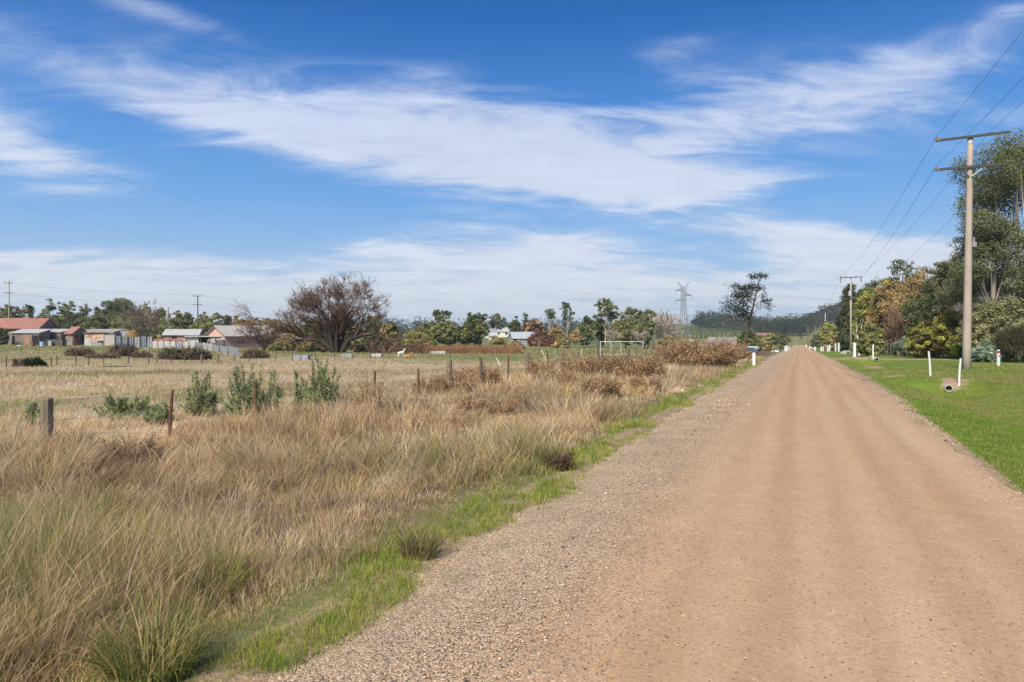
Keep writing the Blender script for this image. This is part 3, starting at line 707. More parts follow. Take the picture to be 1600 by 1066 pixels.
DK = [(0.114, 0.137, 0.054), (0.159, 0.183, 0.073), (0.093, 0.109, 0.045), (0.2, 0.199, 0.087)]
MID = [(0.194, 0.22, 0.084), (0.254, 0.262, 0.106), (0.145, 0.166, 0.066), (0.31, 0.292, 0.122)]
OLV = [(0.342, 0.332, 0.12), (0.265, 0.261, 0.102), (0.4, 0.35, 0.145), (0.19, 0.203, 0.083)]
YEL = [(0.388, 0.379, 0.093), (0.301, 0.317, 0.083), (0.455, 0.409, 0.12), (0.209, 0.233, 0.069)]
BRN = [(0.454, 0.317, 0.145), (0.368, 0.296, 0.13), (0.542, 0.361, 0.162), (0.277, 0.235, 0.101)]
GRY = [(0.339, 0.331, 0.167), (0.283, 0.278, 0.144), (0.423, 0.386, 0.202), (0.2, 0.21, 0.102)]
SIL = [(0.32, 0.393, 0.275), (0.246, 0.321, 0.216), (0.408, 0.468, 0.335), (0.171, 0.23, 0.148)]
RED = [(0.242, 0.124, 0.083), (0.189, 0.108, 0.076), (0.288, 0.161, 0.106), (0.136, 0.091, 0.064)]
GOL = [(0.679, 0.452, 0.211), (0.512, 0.357, 0.172), (0.346, 0.276, 0.134)]

# --- branching without leaves
def kids(P, R, c, ratio, ang, up, jit, rmin, K=5, lo=.25, lj=.3):
    """c children from each limb P (n,K,3): start along the limb, turn away by about ang, rise by up"""
    n = len(P); par = np.repeat(np.arange(n), c); m = len(par)
    f = rng.uniform(lo, 1., m); f[::c] = rng.uniform(.9, 1., len(f[::c]))
    kk = P.shape[1] - 1; idx = np.minimum((f * kk).astype(int), kk - 1); w = (f * kk - idx)[:, None]
    A = P[par, idx] * (1 - w) + P[par, idx + 1] * w; ra = (R[par, idx] * (1 - w[:, 0]) + R[par, idx + 1] * w[:, 0])
    T = P[par, idx + 1] - P[par, idx]; T /= np.linalg.norm(T, axis=1)[:, None] + 1e-9
    plen = np.linalg.norm(np.diff(P, axis=1), axis=2).sum(1)[par]
    q = np.cross(T, sphere_dirs(m)); q /= np.linalg.norm(q, axis=1)[:, None] + 1e-9
    a = ang * rng.uniform(.5, 1.35, m)[:, None]
    d = T * np.cos(a) + q * np.sin(a)
    ln = plen * ratio * rng.uniform(1 - lj, 1 + lj, m)
    pts = [A]; st_ = (ln / (K - 1))[:, None]
    for i in range(K - 1):
        d = d + rng.normal(0, jit, (m, 3)) + np.array([0, 0, up]); d /= np.linalg.norm(d, axis=1)[:, None]
        pts.append(pts[-1] + d * st_)
    Q = np.stack(pts, 1)
    rb = np.maximum(ra * .62, rmin); RR = rb[:, None] * np.linspace(1, .45, K)[None]
    return Q, np.maximum(RR, rmin * .7)
def tubes(mb, P, R, n, cols):
    N_, K, _ = P.shape
    T = np.gradient(P, axis=1); T /= np.linalg.norm(T, axis=2)[..., None] + 1e-9
    ref = np.where((np.abs(T[:, :1, 2:3]) < .9), np.array([0, 0, 1.]), np.array([1., 0, 0]))
    U = np.cross(T, np.broadcast_to(ref, T.shape)); U /= np.linalg.norm(U, axis=2)[..., None] + 1e-9; W = np.cross(T, U)
    a = np.arange(n) / n * 2 * math.pi
    V = P[:, :, None] + R[:, :, None, None] * (U[:, :, None] * np.cos(a)[:, None] + W[:, :, None] * np.sin(a)[:, None])
    base = (np.arange(N_) * K * n)[:, None, None] + (np.arange(K - 1) * n)[None, :, None]; j = np.arange(n)[None, None]; j2 = (j + 1) % n
    Q = np.stack([base + j, base + j2, base + n + j2, base + n + j], -1).reshape(-1, 4)
    mb.add(V.reshape(-1, 3), Q, np.repeat(cols, K * n, 0) if np.ndim(cols) == 2 else cols)
def bare_tree(label, px, Y, limbs0, levels, col, twigcol, group=None, cat='tree', name='bare_tree', rmin=.006, zmin=.05, tw=.2):
    """limbs0: list of polylines [(dx,dy,z,r)...] in metres from the foot; levels as for kids()"""
    loc = gp(px, Y); r = thing(name, label, cat, loc, 0, group)
    Ps = []; Rs = []; K = 6
    for l in limbs0:
        l = np.array(l, float); u = np.linspace(0, 1, len(l)); v = np.linspace(0, 1, K)
        Ps.append(np.stack([np.interp(v, u, l[:, j]) for j in range(3)], -1)); Rs.append(np.interp(v, u, l[:, 3]))
    P = np.array(Ps); R = np.array(Rs); P[:, 1:-1] += rng.normal(0, .05, P[:, 1:-1].shape) * np.linalg.norm(P[:, -1] - P[:, 0], axis=1)[:, None, None] * .4
    trunk = MB(); crown = MB(); tubes(trunk, P, R, 8, np.tile(col, (len(P), 1)))
    for li, (c, ratio, ang, up, jit) in enumerate(levels):
        P, R = kids(P, R, c, ratio, ang, up, jit, max(rmin, tw * Y / 683.) if li >= len(levels) - 2 else rmin)
        P[..., 2] = np.maximum(P[..., 2], zmin)
        mb = trunk if li < 1 else crown
        cc = np.array(col) * .6 + np.array(twigcol) * .4 if li < len(levels) - 1 else np.array(twigcol)
        tubes(mb, P, R, 5 if li < 2 else 3, np.tile(cc, (len(P), 1)) * rng.uniform(.75, 1.25, (len(P), 1)))
    trunk.build("trunk", TWIG, r, smooth=True)
    if crown.V: crown.build("crown", TWIG, r)
    return r

def make_willow():
    # several heavy limbs leave the ground together, two of them sag almost to the grass
    L0 = []
    spec = [(-7.0, 0, 4.4, .15), (-6.0, .8, 6.4, .17), (-4.4, -1, 7.7, .19), (-2.7, 1.2, 8.7, .2), (-1.0, -.8, 9.2, .2), (.8, .9, 9.3, .19), (2.6, -.9, 8.7, .19), (4.2, .8, 7.5, .17), (5.6, -.6, 5.8, .15),
            (.2, 3.4, 8.6, .17), (-2.6, -3.2, 7.4, .16), (2.8, 3.4, 7.0, .15), (-3.6, 3.2, 6.6, .15), (1.0, -3.6, 7.8, .16)]
    for (x, y, z, r) in spec:
        x, y, z = x * .76, y * .74, 6.25 * math.sqrt(max(.1, 1 - (x / 7.6) ** 2)) * (.93 + .05 * math.cos(y * 2))
        b = rng.uniform(-.5, .5)
        L0.append([(x * .05 + b * .5, y * .08, -.2, r * 1.7), (x * .12 + b, y * .2, z * .2, r * 1.25), (x * .30 + b, y * .45, z * .46, r * .8), (x * .55, y * .75, z * .68, r * .52), (x * .82, y * .95, z * .85, r * .3), (x, y, z * .93, r * .14)])
    L0.append([(-.4, -.3, .2, .30), (-2.6, -.8, 1.7, .25), (-4.8, -1, 2.2, .18), (-7.2, -1.2, 3.1, .10)])
    L0.append([(.8, -.5, .2, .30), (2.6, -1.2, 2.1, .25), (4.6, -1.5, 2.2, .18), (7.4, -1.8, .35, .08)])
    L0.append([(.7, -.6, .2, .2), (2.8, -1.4, 1.1, .15), (4.9, -1.7, .5, .09), (5.2, -1.7, .05, .06)])
    bare_tree('wide leafless willow with heavy low limbs sprawling beside the iron sheets', 527, 77, L0,
              [(7, .30, .62, .07, .10), (6, .50, .62, .07, .13), (5, .55, .58, .03, .16), (4, .7, .55, -.03, .18)],
              (.06, .046, .037), (.17, .108, .074), name='willow_tree', tw=.14)
make_willow()

def spray(mb, c, n, R, H, col, L, wr=.22, stemcol=(.10, .07, .04), droop=.3, pw=.95):
    """a mound of arching fronds: short stems that carry many small leaflets"""
    a = rng.uniform(0, 6.28, n); q = np.sqrt(rng.uniform(0, 1, n)); bx = c[0] + R[0] * .75 * q * np.cos(a); by = c[1] + R[1] * .75 * q * np.sin(a)
    env = np.sqrt(np.clip(1 - (q * .85) ** 2, .05, 1))
    hh = H * env ** pw * rng.uniform(.5, 1.25, n) * (.85 + .25 * np.sin(a * 3 + q * 5)); K = 6
    ld = a + rng.normal(0, .7, n); pts = []
    ln = rng.uniform(.15, .6, n) * hh + .12 * R[0]
    u = np.linspace(0, 1, K)
    P = np.stack([bx[:, None] + np.cos(ld)[:, None] * ln[:, None] * u ** 1.4, by[:, None] + np.sin(ld)[:, None] * ln[:, None] * u ** 1.4,
                  c[2] + hh[:, None] * (u * (1 + droop) - droop * u ** 2.6)], -1)
    tubes(mb, P, np.broadcast_to(np.linspace(1, .4, K) * L * .1, (n, K)), 3, np.tile(stemcol, (n, 1)))
    m = 26; f = rng.uniform(.25, 1., (n, m)) * (K - 1); i = np.minimum(f.astype(int), K - 2); w = (f - i)[..., None]
    r = np.arange(n)[:, None]; Q = P[r, i] * (1 - w) + P[r, i + 1] * w
    Q = (Q + rng.normal(0, L * .55, Q.shape)).reshape(-1, 3); Q[:, 2] = np.maximum(Q[:, 2], c[2] + .02)
    cc = np.repeat(pick(col, [1] * len(col), n) * rng.uniform(.7, 1.25, (n, 1)), m, 0) * rng.uniform(.75, 1.25, (n * m, 1))
    leaf_quads(mb, Q, L * rng.uniform(.6, 1.3, len(Q)), wr * 1.6, cc, .3)
BRK = [(0.534, 0.348, 0.19), (0.432, 0.275, 0.152), (0.638, 0.445, 0.261), (0.33, 0.214, 0.125)]
def bracken(label, px, py, hw, top, n=260, cols=BRK, name='dead_bracken', cat='bracken', dep=.8, group='dead bracken along the fence', pw=.95):
    x, Y, z = hit(px, py); k = Y / F; W = hw * k
    r = thing(name, label, cat, (x, Y, z), 0, group); H = ZP(top, Y) - z
    mb = MB(); spray(mb, (0, 0, -.03), n, (W, W * dep), H, cols, max(.035, 1.7 * Y / 683.), pw=pw)
    mb.build('fronds', LEAF, r)
    return r
bracken('tall rusty brown heap of dead bracken left of the mailbox', 1092, 574, 66, 530, 1300, dep=.7)
bracken('low brown bracken mound in front of the white pipe gate', 985, 592, 64, 550, 900, dep=.7)
bracken('round dark brown bracken tuft standing alone in the straw grass', 940, 622, 30, 585, 300, cols=BRK[1:] + [(.14, .085, .05)])
bracken('small brown bracken sprig on the inner edge of the roadside grass', 872, 735, 22, 700, 130, cols=[(.20, .13, .08), (.15, .10, .065)])
bracken('brown bracken wrapped round the steel post left of the timber post', 715, 612, 40, 578, 260)
bracken('brown bracken stalks behind the timber post with the wire coil', 735, 596, 26, 572, 200)
bracken('thin brown fern stalks rising right of the bare weed tuft', 785, 650, 24, 615, 110)
bracken('dense brown bracken between the leaning stakes and the far gate', 868, 606, 40, 572, 340)
bracken('brown dead fronds over the fence left of the timber stump', 105, 715, 45, 672, 240, cols=[(.22, .155, .10), (.17, .12, .08), (.27, .19, .12)])
bracken('matted brown fronds lying below the first rusty steel post', 205, 730, 55, 682, 260, cols=[(.24, .165, .10), (.18, .125, .08)])
bracken('bracken heap sloping down to the old shed beside the leaning tree', 1140, 562, 40, 538, 420)
bracken('brown fern stalks at the base of the second rusty steel post', 575, 640, 26, 588, 150)
bracken('rusty fronds between the two steel posts near the middle', 668, 615, 26, 586, 170)
bracken('brown fronds under the dark split post', 760, 602, 24, 568, 200)
bracken('tall rust brown fronds left of the tall timber post', 845, 592, 22, 556, 220)
bracken('feathery brown fronds right of the tall timber post', 905, 590, 28, 552, 300)
bracken('low brown tangle between the steel post and the upright fern stalks', 740, 640, 26, 612, 120)
bracken('loose brown fronds in straw grass below the pipe gate', 1010, 612, 26, 580, 160)
bracken('upright brown fern stalks in the straw grass, two thirds along the fence', 810, 640, 16, 606, 90)
bracken('brown tangle at the foot of the grey leaning fence post', 470, 668, 44, 628, 220, cols=[(.30, .21, .13), (.24, .17, .11), (.36, .26, .16)])
def weed(label, px, py, hw, top, n, cols):
    return bracken(label, px, py, hw, top, n, cols, 'weed_clump', 'weed', .8, None)
weed('grey green weed clump behind the second rusty steel post', 612, 655, 20, 622, 160, [(.15, .13, .08), (.11, .105, .06)])
weed('dark low green weed in straw grass near the middle fence posts', 655, 640, 15, 622, 100, [(.06, .09, .03), (.08, .10, .04)])

GORSE = [(0.241, 0.287, 0.136), (0.321, 0.368, 0.181), (0.175, 0.212, 0.102), (0.402, 0.409, 0.208)]
def gorse(label, px, py, hw, top, n, flowers=0, base=.45):
    """upright spiny shoots over a dense low cushion"""
    x, Y, z = hit(px, py); k = Y / F; W = hw * k; H = ZP(top, Y) - z
    r = thing('gorse_bush', label, 'gorse', (x, Y, z), 0, 'gorse bushes along the wire fence')
    n = int(n * 1.6); mb = MB(); K = 6; a = rng.uniform(0, 6.28, n); q = np.sqrt(rng.uniform(0, 1, n))
    bx = W * .55 * q * np.cos(a); by = W * .5 * q * np.sin(a)
    h = H * np.where(rng.uniform(size=n) < .5, rng.uniform(.25, .6, n), rng.uniform(.6, 1.25, n)) * (1 - .3 * q); out = W * .45 * q * rng.uniform(.3, 1.2, n); u = np.linspace(0, 1, K)
    P = np.stack([bx[:, None] + np.cos(a)[:, None] * out[:, None] * u, by[:, None] + np.sin(a)[:, None] * out[:, None] * u, h[:, None] * u], -1)
    P[:, 1:] += rng.normal(0, .02, P[:, 1:].shape)
    sm_ = MB(); tubes(sm_, P, np.broadcast_to(np.linspace(.009, .004, K), (n, K)), 3, np.tile((.10, .085, .04), (n, 1))); sm_.build('stem', TWIG, r)
    m = 130; f = rng.uniform(.12, 1., (n, m)) * (K - 1); i = np.minimum(f.astype(int), K - 2); w = (f - i)[..., None]
    rr = np.arange(n)[:, None]; Q = (P[rr, i] * (1 - w) + P[rr, i + 1] * w).reshape(-1, 3)
    cc = np.repeat(pick(GORSE, [3, 3, 2, 2], n), m, 0) * rng.uniform(.7, 1.3, (n * m, 1))
    sp = rng.uniform(.05, .12, n * m)
    d = sphere_dirs(n * m) + np.array([0, 0, .55]); d /= np.linalg.norm(d, axis=1)[:, None]
    e = Q + d * sp[:, None]; sd = np.cross(d, sphere_dirs(n * m)); sd /= np.linalg.norm(sd, axis=1)[:, None] + 1e-9
    wv = px_w(np.full(n * m, Y), .008, .35)[:, None] * sd
    mb.add(np.stack([Q - wv, Q + wv, e + wv * .25, e - wv * .25], 1).reshape(-1, 3), np.arange(4 * n * m).reshape(-1, 4), np.repeat(cc, 4, 0))
    mb.build('foliage', LEAF, r)
    if flowers:
        fb = MB(); idx = rng.choice(n * m, flowers); leaf_quads(fb, Q[idx] + rng.normal(0, .03, (flowers, 3)), .035 + .6 * Y / 683. * .5, .9, pick([(.75, .48, .03), (.65, .38, .02)], [1, 1], flowers))
        fb.build('blossom', LEAF, r)
gorse('big twin topped green gorse behind a short rusty post', 398, 652, 48, 570, 46)
gorse('tall pointed gorse standing over the grey leaning fence post', 505, 645, 32, 562, 30)
gorse('thin upright gorse seedling left of the tallest pointed gorse', 475, 640, 24, 572, 12)
gorse('small dark gorse with a bright yellow flowering shoot', 313, 650, 32, 580, 26, 40)
gorse('low sprawling gorse dotted with yellow flowers behind the timber stump', 195, 655, 42, 618, 30, 90)
gorse('low gorse cushion with yellow blooms at the first rusty post', 250, 662, 30, 632, 22, 50)
gorse('little gorse with yellow specks peeping out left of the timber stump', 55, 665, 22, 636, 18, 30)

def tussock(label, px, py, hw, H, n, cols, wb=.008):
    x, Y, z = hit(px, py); W = hw * Y / F
    mb = MB(); a = rng.uniform(0, 6.28, n); q = np.sqrt(rng.uniform(0, 1, n)) * .95
    P = np.c_[W * q * np.cos(a) * .8, W * q * np.sin(a) * .8, np.full(n, -.02)]
    blades(mb, P, H * rng.uniform(.55, 1.15, n), np.full(n, wb) * rng.uniform(.6, 1.2, n), a + rng.normal(0, .8, n), rng.uniform(.2, 1.35, n), pick(cols, [1] * len(cols), n) * rng.uniform(.75, 1.25, (n, 1)), 5, 1.25)
    o = mb.build('grass_tussock', GRASS, loc=(x, Y, z)); tag(o, label, 'tussock', 'strappy green tussocks in the roadside grass')
TG = [(.15, .19, .055), (.20, .24, .07), (.30, .29, .085), (.12, .155, .055), (.46, .36, .13), (.52, .38, .19)]
tussock('broad strappy green tussock at the front beside the bare gravel edge', 238, 1056, 80, .40, 620, TG)
tussock('green tussock with arching leaves against the left edge of the verge', 105, 835, 100, .46, 620, TG)
tussock('olive tussock where straw grass meets the bright green strip', 655, 868, 36, .30, 300, [(.20, .19, .07), (.28, .24, .10), (.14, .15, .06), (.42, .32, .17)])
tussock('yellow green tussock rising behind the front strappy tussock', 330, 935, 60, .40, 320, [(.26, .26, .07), (.34, .28, .08), (.18, .21, .06)])

# ------------------------------------------------------------------ trees and shrubs, right side (nearest first)
tree('largest gum tree, dark green crown overhanging the tall power pole', 1596, 64, 218, 106, 345, 'euc', DK + MID[:2] + [(.13, .12, .05)], bark=M_BARK_LIGHT, cov=3.0, leaf=2.0, clump=.32, lean_px=-4, trunk_r=.26, nl=14)
tree('grey green gum with drooping sprays crossing behind the power pole', 1552, 57, 332, 72, 480, 'euc', [(.14, .155, .07), (.185, .195, .10), (.10, .115, .05), (.22, .22, .125)], bark=M_BARK_PALE, cov=4.6, leaf=2.1, clump=.30, nl=12, trunk_r=.16)
tree('pale leaved gum left of the power pole above the dark wattle', 1484, 66, 404, 44, 535, 'euc', [(.16, .17, .08), (.21, .215, .12), (.12, .13, .06)], bark=M_BARK_PALE, cov=5, clump=.26, trunk_r=.13)
tree('huge rounded olive grey bush between power pole and frame edge', 1565, 55, 460, 58, 548, 'shrub', GRY + [(.09, .10, .045)], cov=5, name='shrub', cat='shrub', clump=.16)
tree('yellow olive bush with orange tips left of the power pole', 1464, 62, 486, 46, 548, 'shrub', YEL + [(.12, .09, .03), (.08, .075, .03)], cov=4.5, name='shrub', cat='shrub', clump=.16)
tree('dark bottle green wattle in the middle of the roadside trees', 1446, 73, 450, 38, 540, 'round', DK, cov=4.4)
tree('tall bronze brown tree crowning the roadside row', 1428, 84, 418, 54, 530, 'round', BRN + [(.10, .095, .04)], cov=4.2, clump=.17)
tree('bronze brown feathery tree right of the bright yellow wattle', 1400, 86, 438, 40, 540, 'round', BRN, cov=4.2, clump=.17)
tree('bright yellow green wattle beside the dark pole', 1367, 90, 448, 32, 535, 'round', YEL, cov=4.2)
tree('small yellow green wattle top rising behind the bronze trees', 1392, 98, 432, 22, 480, 'round', YEL, cov=4)
tree('dark green tree topping the row right behind the second pole', 1362, 122, 433, 38, 530, 'round', DK + MID[:1], cov=4.4)
tree('dark rounded tree hugging the left side of the second pole', 1337, 122, 443, 28, 535, 'round', DK, cov=4.2)
tree('spindly gum with a few leaf tufts poking above the row', 1408, 96, 404, 18, 432, 'euc', DK, bark=M_BARK, cov=1.6, clump=.3, trunk_r=.12)
tree('olive understorey bush beneath the yellow wattle', 1362, 80, 505, 26, 550, 'shrub', OLV + MID[:2], cov=4.4, name='shrub', cat='shrub')
tree('dark olive bush at the foot of the second pole', 1346, 104, 512, 15, 552, 'shrub', MID, cov=4.2, name='shrub', cat='shrub')
tree('dark pine with layered boughs farther along the road', 1312, 190, 492, 17, 532, 'conifer', [(.022, .04, .018), (.03, .05, .02)], cov=5)
tree('olive hedge bush sloping down behind the third pole', 1296, 175, 503, 18, 540, 'shrub', OLV + YEL[:1], cov=4.2, name='shrub', cat='shrub')
tree('brown leaved bushy tree between bronze trees and the dark wattle', 1412, 80, 470, 30, 540, 'round', BRN + OLV[:1], cov=4.2)
tree('brown bush right of the third pole', 1302, 140, 522, 18, 550, 'shrub', BRN + DK[:2], cov=4.2, name='shrub', cat='shrub')
tree('dark hedge bush left of the third pole near the road crest', 1277, 235, 520, 11, 542, 'shrub', DK, cov=4.2, name='shrub', cat='shrub')
tree('mixed green bush filling the gap between pine and second pole', 1322, 130, 508, 18, 548, 'shrub', MID + BRN[:1], cov=4.2, name='shrub', cat='shrub')
tree('silver green cushion bush behind the dark picket wire', 1413, 70, 525, 19, 547, 'shrub', SIL, cov=5, name='cushion_bush', cat='shrub', clump=.1, wr=.4)
tree('biggest silver green dome bush right of the tall power pole', 1541, 50, 531, 25, 562, 'shrub', SIL, cov=6, name='cushion_bush', cat='shrub', clump=.1, wr=.4)
tree('lime green leafy bush between silver bush and netted bush', 1442, 66, 529, 17, 549, 'shrub', [(.13, .19, .03), (.19, .23, .04), (.08, .13, .025)], cov=5, name='shrub', cat='shrub')
tree('blue grey bush inside the wire netting guard', 1474, 66, 530, 14, 550, 'shrub', [(.085, .105, .085), (.11, .13, .11), (.06, .08, .06)], cov=5, name='shrub', cat='shrub')
tree('low bright green bush under the timber gate frame', 1499, 58, 538, 13, 556, 'shrub', [(.09, .15, .025), (.14, .19, .035)], cov=5, name='shrub', cat='shrub')
tree('orange tinged shrub behind the red topped marker post', 1570, 52, 528, 14, 556, 'shrub', [(.17, .14, .05), (.13, .14, .045), (.22, .14, .05)], cov=5, name='shrub', cat='shrub')
tree('small dark green shrub at the right foot of the power pole', 1523, 54, 540, 10, 562, 'shrub', DK + MID, cov=5, name='shrub', cat='shrub')
def shaggy(label, px, Y, top, hw, base):
    loc = gp(px, Y); r = thing('weeping_shrub', label, 'shrub', loc); H = ZP(top, Y) - loc[2]; W = hw * Y / F
    mb = MB()
    for i in range(5):
        a = i * 1.3; mb.tube([(W * .4 * math.cos(a), W * .3 * math.sin(a), -.1), (W * .55 * math.cos(a), W * .5 * math.sin(a), H * .6), (W * .5 * math.cos(a), W * .4 * math.sin(a), H * .85)], [.13, .10, .05], 7)
    mb.build('stem', M_BARK_DARK, r, smooth=True)
    m = MB(); n = 9000; a = rng.uniform(0, 6.28, n); q = np.sqrt(rng.uniform(.02, 1, n))
    P = np.c_[W * q * np.cos(a), W * .9 * q * np.sin(a), H * (.97 - .25 * q ** 2) * (1 - .62 * rng.uniform(0, 1, n) ** 1.6)]
    blades(m, P, rng.uniform(.3, .8, n), np.full(n, .03), a + rng.normal(0, .5, n), rng.uniform(.9, 2.0, n), pick([(.16, .145, .075), (.21, .18, .10), (.11, .11, .05), (.26, .215, .13)], [1, 1, 1, .7], n), 3, 1.1)
    m.build('foliage', LEAF, r)
shaggy('shaggy straw topped weeping shrub with dark stems beside the marker post', 1590, 49, 514, 26, 566)
def simple_bare(label, px, Y, top, hw, col, tw, n0=5, levels=None, r0=.12, spread=1., name='bare_tree', stem=.12):
    loc = gp(px, Y); k = Y / F; H = (ZP(top, Y) - loc[2]) * .78; W = hw * k * .72; L0 = []
    for i in range(n0):
        a = i * 2.4 + .3; f = rng.uniform(.5, 1.)
        ex, ey = W * .8 * math.cos(a) * f * spread, W * .7 * math.sin(a) * f
        L0.append([(0, 0, -.1, r0), (ex * .08, ey * .08, H * stem, r0 * .8), (ex * .5, ey * .5, H * .5, r0 * .5), (ex, ey, H * (.86 - .2 * f), r0 * .22)])
    return bare_tree(label, px, Y, L0, levels or [(5, .5, .7, .06, .1), (5, .55, .65, .05, .12), (6, .55, .6, .02, .14)], col, tw, name=name)
simple_bare('reddish leafless tree beneath the largest gum at the frame edge', 1590, 60, 392, 32, (.25, .19, .16), (.22, .135, .115), 6)
simple_bare('white limbed dead tree leaning under the gums right of the pole', 1566, 57, 432, 16, (.62, .56, .5), (.30, .22, .19), 4, [(3, .4, .5, .05, .1), (4, .5, .5, .05, .12)], .1)
simple_bare('pale forked dead trunk right of the second pole', 1343, 86, 476, 9, (.62, .56, .5), (.5, .44, .38), 3, [(2, .35, .4, .1, .1)], .14)
simple_bare('brown leafless bush tangle in front of the bronze trees', 1404, 78, 480, 24, (.22, .16, .12), (.20, .125, .085), 7)
simple_bare('grey brown leafless thicket behind the rounded olive bush', 1530, 60, 470, 30, (.22, .17, .14), (.20, .14, .11), 7)

# the leaning dark tree by the mailbox
def leaning_tree():
    Y = 92; loc = gp(1162, Y); k = Y / F; r = thing('leaning_tree', 'dark slanting tree with layered ragged boughs behind the mailbox', 'tree', loc)
    def pt(px, py, dy=0): return np.array([(px - 1162) * k, dy, ZP(py, Y) - loc[2]])
    mb = MB(); T = [pt(1161, 556), pt(1166, 530), pt(1172, 500), pt(1179, 470), pt(1184, 445), pt(1190, 426)]
    mb.tube(T, [.22, .19, .15, .11, .07, .03], 8)
    boughs = [(1148, 447, 1180, 462, 10, 5), (1163, 460, 1178, 478, 16, 8), (1150, 472, 1177, 482, 16, 6), (1146, 483, 1174, 492, 16, 6), (1158, 494, 1172, 500, 14, 7), (1152, 460, 1180, 470, 10, 5),
              (1172, 432, 1187, 440, 7, 4), (1186, 432, 1188, 436, 8, 4), (1199, 430, 1187, 440, 7, 3), (1178, 448, 1183, 452, 9, 6), (1195, 470, 1178, 478, 7, 4), (1206, 478, 1176, 490, 9, 4), (1192, 460, 1180, 470, 6, 4), (1196, 450, 1183, 458, 6, 3), (1168, 448, 1182, 456, 8, 5), (1140, 478, 1172, 490, 7, 3)]
    lob = []
    for (ex, ey, sx, sy, w, h) in boughs:
        dy = rng.uniform(-1.4, 1.4); a, b = pt(sx, sy), pt(ex, ey, dy); mid = (a + b) / 2 + np.array([0, 0, .25])
        mb.tube([a, mid, b], [.05, .035, .012], 5, cap=False); lob.append((tuple(b), (w * k * 1.15, w * k, h * k * 1.2))); lob.append((tuple((a * .45 + b * .55) + np.array([0, rng.uniform(-.6, .6), .2])), (w * k * .8, w * k * .8, h * k)))
    mb.build('trunk', M_BARK_DARK, r, smooth=True)
    mc = MB(); foliage(mc, lob, 1.6 * Y / 683., 1.5, [(.022, .035, .018), (.035, .05, .025), (.05, .06, .03)], [2, 2, 1], .5, .6, .3, .1)
    mc.build('crown', LEAF, r)
leaning_tree()

